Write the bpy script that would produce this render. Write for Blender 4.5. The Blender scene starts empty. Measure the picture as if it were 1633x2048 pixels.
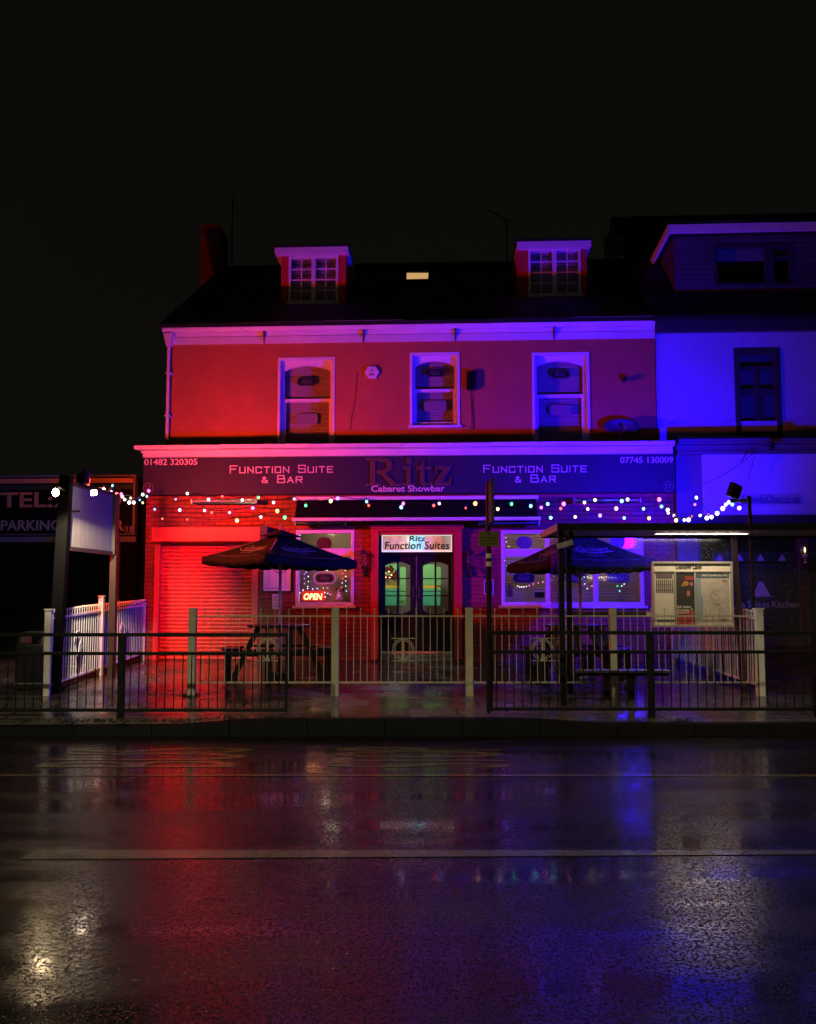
import bpy, bmesh, math, random
from mathutils import Vector, Matrix
R = math.radians
random.seed(7)
scene = bpy.context.scene
C = scene.collection

# ------------------------------------------------------------------ camera
PITCH = R(4.0); FPX = 1640.0; HORIZ = 1205.0; CAMZ = 1.58
CY = HORIZ - FPX*math.tan(PITCH)
cam_d = bpy.data.cameras.new('camera'); cam = bpy.data.objects.new('camera', cam_d); C.objects.link(cam)
cam.location = (0, 0, CAMZ); cam.rotation_euler = (math.pi/2 + PITCH, 0, 0)
cam_d.sensor_fit = 'VERTICAL'; cam_d.sensor_height = 24; cam_d.lens = FPX/2048*24
cam_d.shift_y = (CY-1024)/2048
cam_d.clip_end = 2000
scene.camera = cam
# ------------------------------------------------------------------ sky and exposure
w = bpy.data.worlds.new('World'); scene.world = w; w.use_nodes = True
wn = w.node_tree; bg = wn.nodes['Background']
tc = wn.nodes.new('ShaderNodeTexCoord'); sp = wn.nodes.new('ShaderNodeSeparateXYZ'); rp = wn.nodes.new('ShaderNodeValToRGB')
wn.links.new(tc.outputs['Generated'], sp.inputs[0]); cn = wn.nodes.new('ShaderNodeTexNoise'); cn.inputs['Scale'].default_value = 2.2; cn.inputs['Detail'].default_value = 5; wn.links.new(tc.outputs['Generated'], cn.inputs[0])
cm = wn.nodes.new('ShaderNodeMath'); cm.operation = 'MULTIPLY_ADD'; wn.links.new(cn.outputs[0], cm.inputs[0]); cm.inputs[1].default_value = 0.55; cs_ = wn.nodes.new('ShaderNodeMath'); cs_.operation = 'SUBTRACT'; wn.links.new(sp.outputs['Z'], cs_.inputs[0]); cs_.inputs[1].default_value = .27
wn.links.new(cs_.outputs[0], cm.inputs[2]); wn.links.new(cm.outputs[0], rp.inputs[0]); wn.links.new(rp.outputs[0], bg.inputs[0])
rp.color_ramp.elements[0].position = 0.0; rp.color_ramp.elements[0].color = (0.0045, 0.0041, 0.0033, 1)
rp.color_ramp.elements[1].position = 0.7; rp.color_ramp.elements[1].color = (0.0030, 0.0028, 0.0021, 1)
bg.inputs[1].default_value = 1.0
scene.view_settings.view_transform = 'Standard'; scene.view_settings.look = 'None'
scene.view_settings.exposure = 0; scene.view_settings.gamma = 1
scene.cycles.max_bounces = 8; scene.cycles.glossy_bounces = 4; scene.cycles.transparent_max_bounces = 24
scene.cycles.sample_clamp_indirect = 40.0
try:
    scene.cycles.use_denoising = True
except Exception:
    pass

def lamp(name, kind, loc, energy, color, size=0.1, aim=None, spot=None, blend=0.5):
    d = bpy.data.lights.new(name, kind); d.energy = energy; d.color = color
    if kind in ('POINT', 'SPOT'): d.shadow_soft_size = size
    if kind == 'AREA': d.size = size
    if spot: d.spot_size = R(spot); d.spot_blend = blend
    o = bpy.data.objects.new(name, d); C.objects.link(o); o.location = loc
    if aim: o.rotation_euler = (Vector(aim)-Vector(loc)).to_track_quat('-Z', 'Y').to_euler()
    return o
# street lamps on the near side of the road (out of frame, behind and beside the camera)
lamp('far_street_light', 'SPOT', (-9.0, -6.0, 8.5), 90, (1.0, 0.58, 0.12), 0.12, (0.5, 14, 1.5), 110, 0.6)
LAMP_POS = [(-5.0, -1.0, 7.2, 2300, (1.0, .90, .52)), (7.5, -1.0, 7.2, 1300, (1.0, .76, .52))]
for lx_, ly_, lz_, le_, lc_ in LAMP_POS:
    lamp('street_lamp_light', 'POINT', (lx_, ly_, lz_), le_, lc_, .05)

# ------------------------------------------------------------------ geometry helpers
ANG = R(2.5); UA = Vector((math.cos(ANG), -math.sin(ANG), 0)); NA = Vector((-math.sin(ANG), -math.cos(ANG), 0))
A0 = Vector((-5.01, 16.8, 0))
def F(u, o, z):
    """facade frame: u to the right along the wall, o out towards the street, z up"""
    p = A0 + u*UA + o*NA
    return Vector((p.x, p.y, z))
def ray(px, py):
    x = (px-816.5)/FPX; y = -(py-CY)/FPX
    return Vector((x, math.cos(PITCH)-y*math.sin(PITCH), math.sin(PITCH)+y*math.cos(PITCH)))
CAM = Vector((0, 0, CAMZ))
def fx(px, py, o):
    d = ray(px, py); q = A0 + o*NA
    t = (q-CAM).dot(NA)/d.dot(NA); p = CAM+d*t
    return (p-q).dot(UA), p.z
def dp(px, py, D):
    d = ray(px, py); t = D/d.y
    return CAM+d*t

class MB:
    def __init__(s, T=None): s.v = []; s.f = []; s.T = T
    def add(s, vs, fs):
        n = len(s.v)
        for p in vs:
            p = Vector(p)
            if s.T: p = s.T(p.x, p.y, p.z)
            s.v.append(p)
        s.f += [tuple(n+i for i in f) for f in fs]; return s
    def box(s, x0, x1, y0, y1, z0, z1):
        return s.add([(x0,y0,z0),(x1,y0,z0),(x1,y1,z0),(x0,y1,z0),(x0,y0,z1),(x1,y0,z1),(x1,y1,z1),(x0,y1,z1)],
                     [(0,3,2,1),(4,5,6,7),(0,1,5,4),(1,2,6,5),(2,3,7,6),(3,0,4,7)])
    def hexa(s, a, b):
        """a, b: matching 4-point loops"""
        return s.add(list(a)+list(b), [(0,3,2,1),(4,5,6,7),(0,1,5,4),(1,2,6,5),(2,3,7,6),(3,0,4,7)])
    def cyl(s, p0, p1, r0, r1=None, n=12, cap=True):
        r1 = r0 if r1 is None else r1
        p0 = Vector(p0); p1 = Vector(p1); d = (p1-p0).normalized()
        a = d.orthogonal().normalized(); b = d.cross(a)
        vs = []
        for p, r in ((p0, r0), (p1, r1)):
            for i in range(n):
                t = 2*math.pi*i/n; vs.append(p+a*math.cos(t)*r+b*math.sin(t)*r)
        fs = [(i, (i+1) % n, n+(i+1) % n, n+i) for i in range(n)]
        if cap: fs += [tuple(range(n-1, -1, -1)), tuple(range(n, 2*n))]
        return s.add(vs, fs)
    def tube(s, pts, r, n=8):
        pts = [Vector(p) for p in pts]; vs = []; fs = []
        up = Vector((0, 0, 1))
        for i, p in enumerate(pts):
            d = (pts[min(i+1, len(pts)-1)]-pts[max(i-1, 0)]).normalized()
            a = d.cross(up)
            if a.length < 1e-3: a = d.cross(Vector((0, 1, 0)))
            a.normalize(); b = a.cross(d)
            for k in range(n):
                t = 2*math.pi*k/n; vs.append(p+a*math.cos(t)*r+b*math.sin(t)*r)
        for i in range(len(pts)-1):
            for k in range(n):
                fs.append((i*n+k, i*n+(k+1) % n, (i+1)*n+(k+1) % n, (i+1)*n+k))
        fs += [tuple(range(n-1, -1, -1)), tuple((len(pts)-1)*n+k for k in range(n))]
        return s.add(vs, fs)
    def bar(s, p0, p1, w, d, up=(0, 0, 1)):
        p0 = Vector(p0); p1 = Vector(p1); t = (p1-p0).normalized(); up = Vector(up)
        a = t.cross(up)
        if a.length < 1e-3: a = t.cross(Vector((0, 1, 0)))
        a.normalize(); b = a.cross(t)
        q = [a*w/2+b*d/2, a*w/2-b*d/2, -a*w/2-b*d/2, -a*w/2+b*d/2]
        return s.hexa([p0+x for x in q], [p1+x for x in q])
    def prism(s, poly, y0, y1):
        """poly of (x,z) extruded along y"""
        n = len(poly)
        vs = [(x, y0, z) for x, z in poly]+[(x, y1, z) for x, z in poly]
        fs = [tuple(range(n)), tuple(range(2*n-1, n-1, -1))]+[(i, n+i, n+(i+1) % n, (i+1) % n) for i in range(n)]
        return s.add(vs, fs)
    def sphere(s, c, r, n=10, m=7, sz=1.0):
        c = Vector(c); vs = [c+Vector((0, 0, r*sz))]
        for j in range(1, m):
            t = math.pi*j/m
            for i in range(n):
                q = 2*math.pi*i/n
                vs.append(c+Vector((r*math.sin(t)*math.cos(q), r*math.sin(t)*math.sin(q), r*sz*math.cos(t))))
        vs.append(c-Vector((0, 0, r*sz))); fs = []
        for i in range(n): fs.append((0, 1+i, 1+(i+1) % n))
        for j in range(m-2):
            for i in range(n):
                fs.append((1+j*n+i, 1+(j+1)*n+i, 1+(j+1)*n+(i+1) % n, 1+j*n+(i+1) % n))
        b = len(vs)-1
        for i in range(n): fs.append((b, 1+(m-2)*n+(i+1) % n, 1+(m-2)*n+i))
        return s.add(vs, fs)
    def lathe(s, prof, c, n=16):
        c = Vector(c); vs = []; fs = []
        for r, z in prof:
            for i in range(n):
                q = 2*math.pi*i/n; vs.append(c+Vector((r*math.cos(q), r*math.sin(q), z)))
        for j in range(len(prof)-1):
            for i in range(n):
                fs.append((j*n+i, j*n+(i+1) % n, (j+1)*n+(i+1) % n, (j+1)*n+i))
        fs += [tuple(range(n-1, -1, -1)), tuple((len(prof)-1)*n+i for i in range(n))]
        return s.add(vs, fs)
    def build(s, name, m, parent=None, smooth=False, bevel=0):
        me = bpy.data.meshes.new(name)
        org = ORG.get(parent.name) if parent else None
        if org is None:
            if parent is None and s.v:
                xs = [p.x for p in s.v]; ys = [p.y for p in s.v]; zs = [p.z for p in s.v]
                org = Vector(((min(xs)+max(xs))/2, (min(ys)+max(ys))/2, min(zs)))
            else: org = Vector((0, 0, 0))
        me.from_pydata([tuple(p-org) for p in s.v], [], s.f)
        me.update()
        bm = bmesh.new(); bm.from_mesh(me); bmesh.ops.recalc_face_normals(bm, faces=bm.faces); bm.to_mesh(me); bm.free()
        if smooth: me.polygons.foreach_set('use_smooth', [True]*len(me.polygons))
        o = bpy.data.objects.new(name, me); C.objects.link(o)
        me.materials.append(m)
        if parent: o.parent = parent
        else: o.location = org
        ORG[o.name] = org
        if bevel:
            b = o.modifiers.new('bevel', 'BEVEL'); b.width = bevel; b.segments = 2; b.limit_method = 'ANGLE'; b.angle_limit = R(50)
        return o
ORG = {}
def tag(o, label, cat, group=None, kind=None):
    if label: o['label'] = label
    if cat: o['category'] = cat
    if group: o['group'] = group
    if kind: o['kind'] = kind
    return o
def thing(name, label, cat, loc, group=None):
    o = bpy.data.objects.new(name, None); C.objects.link(o); o.location = loc; o.empty_display_size = 0.2
    ORG[o.name] = Vector(loc)
    return tag(o, label, cat, group)
def copy_tree(root):
    r = root.copy(); C.objects.link(r); ORG[r.name] = ORG[root.name]
    for ch in list(root.children):
        c = ch.copy(); C.objects.link(c); c.parent = r
        for g in list(ch.children):
            d = g.copy(); C.objects.link(d); d.parent = c
    return r
def FB(): return MB(F)
def pbox(mb, x0, y0, x1, y1, ob, of):
    """box in the facade frame whose front face covers this part of the elevation"""
    yc = (y0+y1)/2; xc = (x0+x1)/2
    u0 = fx(x0, yc, of)[0]; u1 = fx(x1, yc, of)[0]; z1 = fx(xc, y0, of)[1]; z0 = fx(xc, y1, of)[1]
    mb.box(u0, u1, ob, of, z0, z1); return u0, u1, z0, z1
def prect(x0, y0, x1, y1, o):
    yc = (y0+y1)/2; xc = (x0+x1)/2
    return fx(x0, yc, o)[0], fx(x1, yc, o)[0], fx(xc, y1, o)[1], fx(xc, y0, o)[1]
def wall_holes(mb, u0, u1, z0, z1, holes, ob, of):
    us = sorted({u0, u1}|{h[0] for h in holes}|{h[1] for h in holes}); zs = sorted({z0, z1}|{h[2] for h in holes}|{h[3] for h in holes})
    us = [u for u in us if u0-1e-6 <= u <= u1+1e-6]; zs = [z for z in zs if z0-1e-6 <= z <= z1+1e-6]
    def solid(i, j):
        if i < 0 or j < 0 or i >= len(us)-1 or j >= len(zs)-1: return False
        cu = (us[i]+us[i+1])/2; cz = (zs[j]+zs[j+1])/2
        return not any(h[0] < cu < h[1] and h[2] < cz < h[3] for h in holes)
    for i in range(len(us)-1):
        for j in range(len(zs)-1):
            if not solid(i, j): continue
            a, b, c, d = us[i], us[i+1], zs[j], zs[j+1]
            mb.add([(a, of, c), (b, of, c), (b, of, d), (a, of, d)], [(0, 1, 2, 3)])
            mb.add([(a, ob, c), (b, ob, c), (b, ob, d), (a, ob, d)], [(0, 3, 2, 1)])
            if not solid(i-1, j): mb.add([(a, ob, c), (a, of, c), (a, of, d), (a, ob, d)], [(0, 1, 2, 3)])
            if not solid(i+1, j): mb.add([(b, ob, c), (b, of, c), (b, of, d), (b, ob, d)], [(0, 3, 2, 1)])
            if not solid(i, j-1): mb.add([(a, ob, c), (b, ob, c), (b, of, c), (a, of, c)], [(0, 1, 2, 3)])
            if not solid(i, j+1): mb.add([(a, ob, d), (b, ob, d), (b, of, d), (a, of, d)], [(0, 3, 2, 1)])
    return mb
def frame_rect(mb, u0, u1, z0, z1, wd, ob, of, bottom=None):
    b = wd if bottom is None else bottom
    mb.box(u0, u1, ob, of, z1-wd, z1); mb.box(u0, u1, ob, of, z0, z0+b)
    mb.box(u0, u0+wd, ob, of, z0+b, z1-wd); mb.box(u1-wd, u1, ob, of, z0+b, z1-wd)

_tc = {}
def text_geo(s, bold=0.0, shear=0.0, space=1.0, small_caps=False):
    key = (s, bold, shear, space, small_caps)
    if key in _tc: return _tc[key]
    cu = bpy.data.curves.new('lettering', 'FONT'); cu.body = s; cu.offset = bold; cu.shear = shear; cu.space_character = space
    cu.extrude = 0.02; cu.resolution_u = 4
    if small_caps:
        cu.small_caps_scale = 0.78
        for i, ch in enumerate(s):
            if ch.islower(): cu.body_format[i].use_small_caps = True
    o = bpy.data.objects.new('lettering', cu); C.objects.link(o)
    dg = bpy.context.evaluated_depsgraph_get(); me = bpy.data.meshes.new_from_object(o.evaluated_get(dg))
    vs = [v.co.copy() for v in me.vertices]; fs = [tuple(p.vertices) for p in me.polygons]
    bpy.data.objects.remove(o); bpy.data.curves.remove(cu); bpy.data.meshes.remove(me)
    xs = [v.x for v in vs]; ys = [v.y for v in vs]
    x0, x1, y0, y1 = min(xs), max(xs), min(ys), max(ys)
    vs = [((v.x-x0)/(x1-x0), (v.y-y0)/(y1-y0), (v.z+0.02)/0.04) for v in vs]
    _tc[key] = (vs, fs); return _tc[key]
def put_text(mb, s, u0, u1, z0, z1, o0, o1, fn=None, **k):
    vs, fs = text_geo(s, **k)
    if fn: mb.add([fn(x, y, t) for x, y, t in vs], fs)
    else: mb.add([(u0+(u1-u0)*x, o0+(o1-o0)*t, z0+(z1-z0)*y) for x, y, t in vs], fs)
    return mb
def ptext(mb, s, x0, y0, x1, y1, o, th=0.008, **k):
    u0, u1, z0, z1 = prect(x0, y0, x1, y1, o+th)
    return put_text(mb, s, u0, u1, z0, z1, o, o+th, **k)

# ------------------------------------------------------------------ materials
def mat(name, col, rough=0.5, metal=0.0, spec=0.5, bump=None, var=0.0, vscale=3.0, emit=None, estr=0.0, rvar=0.0, streak=None, coat=0.0):
    m = bpy.data.materials.new(name); m.use_nodes = True; nt = m.node_tree; b = nt.nodes['Principled BSDF']
    b.inputs['Base Color'].default_value = (*col, 1); b.inputs['Roughness'].default_value = rough
    b.inputs['Metallic'].default_value = metal; b.inputs['Specular IOR Level'].default_value = spec
    b.inputs['Coat Weight'].default_value = coat
    if emit: b.inputs['Emission Color'].default_value = (*emit, 1); b.inputs['Emission Strength'].default_value = estr
    tcn = nt.nodes.new('ShaderNodeTexCoord')
    if var or rvar:
        mp = nt.nodes.new('ShaderNodeMapping'); nt.links.new(tcn.outputs['Object'], mp.inputs[0])
        mp.inputs['Scale'].default_value = streak or (1, 1, 1)
        n = nt.nodes.new('ShaderNodeTexNoise'); n.inputs['Scale'].default_value = vscale; n.inputs['Detail'].default_value = 6; n.inputs['Roughness'].default_value = 0.65
        nt.links.new(mp.outputs[0], n.inputs[0])
        if var:
            r = nt.nodes.new('ShaderNodeValToRGB'); nt.links.new(n.outputs[0], r.inputs[0])
            r.color_ramp.elements[0].position = 0.3; r.color_ramp.elements[1].position = 0.7
            r.color_ramp.elements[0].color = (*[c*(1-var) for c in col], 1); r.color_ramp.elements[1].color = (*[min(1, c*(1+var*0.6)) for c in col], 1)
            nt.links.new(r.outputs[0], b.inputs['Base Color'])
        if rvar:
            mr = nt.nodes.new('ShaderNodeMapRange'); nt.links.new(n.outputs[0], mr.inputs[0])
            mr.inputs[1].default_value = 0.3; mr.inputs[2].default_value = 0.7
            mr.inputs[3].default_value = max(0.03, rough-rvar); mr.inputs[4].default_value = min(1, rough+rvar)
            nt.links.new(mr.outputs[0], b.inputs['Roughness'])
    if bump:
        n2 = nt.nodes.new('ShaderNodeTexNoise'); n2.inputs['Scale'].default_value = bump[0]; n2.inputs['Detail'].default_value = 4
        nt.links.new(tcn.outputs['Object'], n2.inputs[0])
        bp = nt.nodes.new('ShaderNodeBump'); bp.inputs['Strength'].default_value = 1; bp.inputs['Distance'].default_value = bump[1]
        nt.links.new(n2.outputs[0], bp.inputs['Height']); nt.links.new(bp.outputs[0], b.inputs['Normal'])
    return m
def brick_mat(name, c1, c2, mortar, bw, bh, ms=0.012, rough=0.6, bump=0.006, flat=False, rvar=0.1, offset=0.5, spec=0.5, wet=False):
    m = bpy.data.materials.new(name); m.use_nodes = True; nt = m.node_tree; b = nt.nodes['Principled BSDF']
    tcn = nt.nodes.new('ShaderNodeTexCoord'); sx = nt.nodes.new('ShaderNodeSeparateXYZ'); nt.links.new(tcn.outputs['Object'], sx.inputs[0])
    cb = nt.nodes.new('ShaderNodeCombineXYZ')
    if flat:
        nt.links.new(sx.outputs['X'], cb.inputs[0]); nt.links.new(sx.outputs['Y'], cb.inputs[1])
    else:
        ad = nt.nodes.new('ShaderNodeMath'); ad.operation = 'ADD'; nt.links.new(sx.outputs['X'], ad.inputs[0]); nt.links.new(sx.outputs['Y'], ad.inputs[1])
        nt.links.new(ad.outputs[0], cb.inputs[0]); nt.links.new(sx.outputs['Z'], cb.inputs[1])
    br = nt.nodes.new('ShaderNodeTexBrick'); nt.links.new(cb.outputs[0], br.inputs[0])
    br.inputs['Color1'].default_value = (*c1, 1); br.inputs['Color2'].default_value = (*c2, 1); br.inputs['Mortar'].default_value = (*mortar, 1)
    br.inputs['Scale'].default_value = 1; br.inputs['Mortar Size'].default_value = ms; br.inputs['Brick Width'].default_value = bw
    br.inputs['Row Height'].default_value = bh; br.inputs['Mortar Smooth'].default_value = 0.3; br.offset = offset
    n = nt.nodes.new('ShaderNodeTexNoise'); n.inputs['Scale'].default_value = 1.3; n.inputs['Detail'].default_value = 7; nt.links.new(tcn.outputs['Object'], n.inputs[0])
    mx = nt.nodes.new('ShaderNodeMixRGB'); mx.blend_type = 'MULTIPLY'; mx.inputs[0].default_value = 0.7
    rr = nt.nodes.new('ShaderNodeValToRGB'); rr.color_ramp.elements[0].position = 0.3; rr.color_ramp.elements[0].color = (.45, .45, .45, 1); rr.color_ramp.elements[1].position = 0.65
    nt.links.new(n.outputs[0], rr.inputs[0]); nt.links.new(br.outputs[0], mx.inputs[1]); nt.links.new(rr.outputs[0], mx.inputs[2]); nt.links.new(mx.outputs[0], b.inputs['Base Color'])
    mr = nt.nodes.new('ShaderNodeMapRange'); nt.links.new(n.outputs[0], mr.inputs[0]); mr.inputs[1].default_value = 0.35; mr.inputs[2].default_value = 0.62
    mr.inputs[3].default_value = max(.04, rough-rvar); mr.inputs[4].default_value = min(1, rough+rvar); nt.links.new(mr.outputs[0], b.inputs['Roughness'])
    b.inputs['Specular IOR Level'].default_value = spec
    n3 = nt.nodes.new('ShaderNodeTexNoise'); n3.inputs['Scale'].default_value = 90; nt.links.new(tcn.outputs['Object'], n3.inputs[0])
    h = nt.nodes.new('ShaderNodeMath'); h.operation = 'MULTIPLY_ADD'; nt.links.new(br.outputs['Fac'], h.inputs[0]); h.inputs[1].default_value = -1
    hm = nt.nodes.new('ShaderNodeMath'); hm.operation = 'MULTIPLY'; nt.links.new(n3.outputs[0], hm.inputs[0]); hm.inputs[1].default_value = 0.35 if not wet else 0.07
    nt.links.new(hm.outputs[0], h.inputs[2])
    bp = nt.nodes.new('ShaderNodeBump'); bp.inputs['Distance'].default_value = bump; nt.links.new(h.outputs[0], bp.inputs['Height']); nt.links.new(bp.outputs[0], b.inputs['Normal'])
    return m
def glass_mat(name, tint=(1, 1, 1), ior=1.5, rough=0.02, drops=0.0, dirt=0.0):
    m = bpy.data.materials.new(name); m.use_nodes = True; nt = m.node_tree; nt.nodes.remove(nt.nodes['Principled BSDF'])
    out = nt.nodes['Material Output']; tr = nt.nodes.new('ShaderNodeBsdfTransparent'); tr.inputs[0].default_value = (*tint, 1)
    gl = nt.nodes.new('ShaderNodeBsdfGlossy'); gl.inputs['Roughness'].default_value = rough
    fr = nt.nodes.new('ShaderNodeFresnel')
    ge = nt.nodes.new('ShaderNodeNewGeometry'); ex = nt.nodes.new('ShaderNodeMath'); ex.operation = 'MULTIPLY_ADD'; ex.inputs[1].default_value = -2; ex.inputs[2].default_value = 1
    pw = nt.nodes.new('ShaderNodeMath'); pw.operation = 'POWER'; pw.inputs[0].default_value = ior
    nt.links.new(ge.outputs['Backfacing'], ex.inputs[0]); nt.links.new(ex.outputs[0], pw.inputs[1]); nt.links.new(pw.outputs[0], fr.inputs[0])
    mx = nt.nodes.new('ShaderNodeMixShader'); nt.links.new(fr.outputs[0], mx.inputs[0]); nt.links.new(tr.outputs[0], mx.inputs[1]); nt.links.new(gl.outputs[0], mx.inputs[2])
    last = mx
    if drops:
        tcn = nt.nodes.new('ShaderNodeTexCoord')
        v = nt.nodes.new('ShaderNodeTexVoronoi'); v.inputs['Scale'].default_value = 42; nt.links.new(tcn.outputs['Object'], v.inputs[0])
        ns = nt.nodes.new('ShaderNodeTexNoise'); ns.inputs['Scale'].default_value = 2.2; nt.links.new(tcn.outputs['Object'], ns.inputs[0])
        lt = nt.nodes.new('ShaderNodeMath'); lt.operation = 'LESS_THAN'; nt.links.new(v.outputs['Distance'], lt.inputs[0])
        mm = nt.nodes.new('ShaderNodeMath'); mm.operation = 'MULTIPLY'; mm.inputs[1].default_value = 0.45*drops; nt.links.new(ns.outputs[0], mm.inputs[0]); nt.links.new(mm.outputs[0], lt.inputs[1])
        df = nt.nodes.new('ShaderNodeBsdfDiffuse'); df.inputs[0].default_value = (.8, .8, .8, 1)
        tl = nt.nodes.new('ShaderNodeBsdfTranslucent'); tl.inputs[0].default_value = (.9, .9, .9, 1)
        m0 = nt.nodes.new('ShaderNodeMixShader'); m0.inputs[0].default_value = .5; nt.links.new(df.outputs[0], m0.inputs[1]); nt.links.new(tl.outputs[0], m0.inputs[2])
        m2 = nt.nodes.new('ShaderNodeMixShader'); sc = nt.nodes.new('ShaderNodeMath'); sc.operation = 'MULTIPLY'; sc.inputs[1].default_value = 0.55
        nt.links.new(lt.outputs[0], sc.inputs[0]); nt.links.new(sc.outputs[0], m2.inputs[0]); nt.links.new(mx.outputs[0], m2.inputs[1]); nt.links.new(m0.outputs[0], m2.inputs[2]); last = m2
    if dirt:
        df2 = nt.nodes.new('ShaderNodeBsdfDiffuse'); df2.inputs[0].default_value = (.7, .7, .7, 1)
        m3 = nt.nodes.new('ShaderNodeMixShader'); m3.inputs[0].default_value = dirt; nt.links.new(last.outputs[0], m3.inputs[1]); nt.links.new(df2.outputs[0], m3.inputs[2]); last = m3
    nt.links.new(last.outputs[0], out.inputs[0]); return m
def emis(name, col, st):
    m = bpy.data.materials.new(name); m.use_nodes = True; nt = m.node_tree; nt.nodes.remove(nt.nodes['Principled BSDF'])
    e = nt.nodes.new('ShaderNodeEmission'); e.inputs[0].default_value = (*col, 1); e.inputs[1].default_value = st
    nt.links.new(e.outputs[0], nt.nodes['Material Output'].inputs[0]); return m
def wet_ground(name, c, fine, fb, r0, r1, streak=(0.35, 2.2, 1), spec=0.5, mask_scale=0.9, crack=False, p0=0.38, p1=0.60, big=0.006):
    """wet asphalt: aggregate bump, water film that fills it here and there"""
    m = bpy.data.materials.new(name); m.use_nodes = True; nt = m.node_tree; b = nt.nodes['Principled BSDF']; L = nt.links
    N = nt.nodes.new
    g = N('ShaderNodeTexCoord'); mp = N('ShaderNodeMapping'); mp.inputs['Scale'].default_value = streak; L.new(g.outputs['Object'], mp.inputs[0])
    n1 = N('ShaderNodeTexNoise'); n1.inputs['Scale'].default_value = mask_scale; n1.inputs['Detail'].default_value = 8; n1.inputs['Roughness'].default_value = 0.62; L.new(mp.outputs[0], n1.inputs[0])
    wetr = N('ShaderNodeMapRange'); wetr.inputs[1].default_value = p0; wetr.inputs[2].default_value = p1; L.new(n1.outputs[0], wetr.inputs[0])
    rr = N('ShaderNodeMapRange'); rr.inputs[3].default_value = r0; rr.inputs[4].default_value = r1; L.new(wetr.outputs[0], rr.inputs[0]); L.new(rr.outputs[0], b.inputs['Roughness'])
    v = N('ShaderNodeTexVoronoi'); v.inputs['Scale'].default_value = fine; L.new(g.outputs['Object'], v.inputs[0])
    n2 = N('ShaderNodeTexNoise'); n2.inputs['Scale'].default_value = fine*0.45; n2.inputs['Detail'].default_value = 4; L.new(g.outputs['Object'], n2.inputs[0])
    ad0 = N('ShaderNodeMath'); ad0.operation = 'MULTIPLY_ADD'; L.new(v.outputs['Distance'], ad0.inputs[0]); ad0.inputs[1].default_value = -.6; L.new(n2.outputs[0], ad0.inputs[2])
    ad = N('ShaderNodeMapRange'); ad.interpolation_type = 'SMOOTHSTEP'; ad.inputs[1].default_value = .20; ad.inputs[2].default_value = .52; L.new(ad0.outputs[0], ad.inputs[0])
    st = N('ShaderNodeMapRange'); st.inputs[3].default_value = 0.40; st.inputs[4].default_value = 1.0; L.new(wetr.outputs[0], st.inputs[0])
    bp = N('ShaderNodeBump'); bp.inputs['Distance'].default_value = fb; L.new(ad.outputs[0], bp.inputs['Height']); L.new(st.outputs[0], bp.inputs['Strength'])
    n4 = N('ShaderNodeTexNoise'); n4.inputs['Scale'].default_value = 5; n4.inputs['Detail'].default_value = 3; L.new(g.outputs['Object'], n4.inputs[0])
    bp2 = N('ShaderNodeBump'); bp2.inputs['Distance'].default_value = big; L.new(n4.outputs[0], bp2.inputs['Height']); L.new(bp2.outputs[0], bp.inputs['Normal'])
    L.new(bp.outputs[0], b.inputs['Normal'])
    n3 = N('ShaderNodeTexNoise'); n3.inputs['Scale'].default_value = fine*0.6; n3.inputs['Detail'].default_value = 2; L.new(g.outputs['Object'], n3.inputs[0])
    cr = N('ShaderNodeValToRGB'); cr.color_ramp.elements[0].position = .35; cr.color_ramp.elements[1].position = .7
    cr.color_ramp.elements[0].color = (*[x*.5 for x in c], 1); cr.color_ramp.elements[1].color = (*[x*1.6 for x in c], 1)
    L.new(n3.outputs[0], cr.inputs[0]); L.new(cr.outputs[0], b.inputs['Base Color'])
    b.inputs['Specular IOR Level'].default_value = spec
    return m

M = {}
M['red_render'] = mat('red painted render', (.44, .15, .05), .62, bump=(45, .005), var=.13, vscale=2.2, streak=(1.2, 1.2, .8))
M['red_brick'] = brick_mat('red painted brick', (.40, .035, .035), (.30, .03, .028), (.15, .018, .018), .235, .085, .011, .55)
M['red_paint'] = mat('red gloss paint', (.52, .035, .035), .38, bump=(30, .001), var=.1)
M['shutter'] = mat('red shutter paint', (.80, .06, .055), .42, bump=(20, .0015), var=.16, vscale=2, streak=(3, 3, .5))
M['white'] = mat('white painted wood', (.72, .72, .70), .42, bump=(25, .0015), var=.10, vscale=2.5)
M['pvc'] = mat('white window plastic', (.74, .74, .72), .30, var=.06)
M['dull_white'] = mat('weathered white plastic', (.16, .18, .22), .5, var=.2)
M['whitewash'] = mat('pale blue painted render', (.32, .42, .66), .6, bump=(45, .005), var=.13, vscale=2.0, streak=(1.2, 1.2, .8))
M['fascia'] = mat('dark fascia panel', (.026, .024, .050), .6, spec=.25, var=.15, vscale=1.5)
M['slate'] = brick_mat('dark roof slate', (.018, .017, .018), (.012, .012, .013), (.004, .004, .004), .3, .2, .008, .6, .01)
M['black'] = mat('black gloss paint', (.012, .012, .013), .35, bump=(40, .0008), var=.2)
M['matblack'] = mat('black canvas', (.004, .004, .005), .85, spec=.1, bump=(90, .001))
M['dark'] = mat('dark interior', (.005, .005, .005), .8, spec=.08)
M['darkfab'] = mat('dark painted boards', (.035, .035, .05), .55, var=.2)
M['cream'] = mat('cream fence paint', (.46, .44, .31), .42, bump=(50, .0012), var=.18, vscale=8)
M['fence_white'] = mat('white fence paint', (.72, .70, .64), .4, bump=(50, .0012), var=.12, vscale=8)
M['rail'] = mat('black railing paint', (.004, .004, .004), .45, spec=.22, bump=(60, .001), var=.3, vscale=9)
M['post_black'] = mat('matt black post paint', (.0015, .0015, .0015), .7, spec=.05, bump=(50, .001))
M['sign_black'] = mat('black sign face', (.006, .006, .006), .5, spec=.12)
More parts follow.
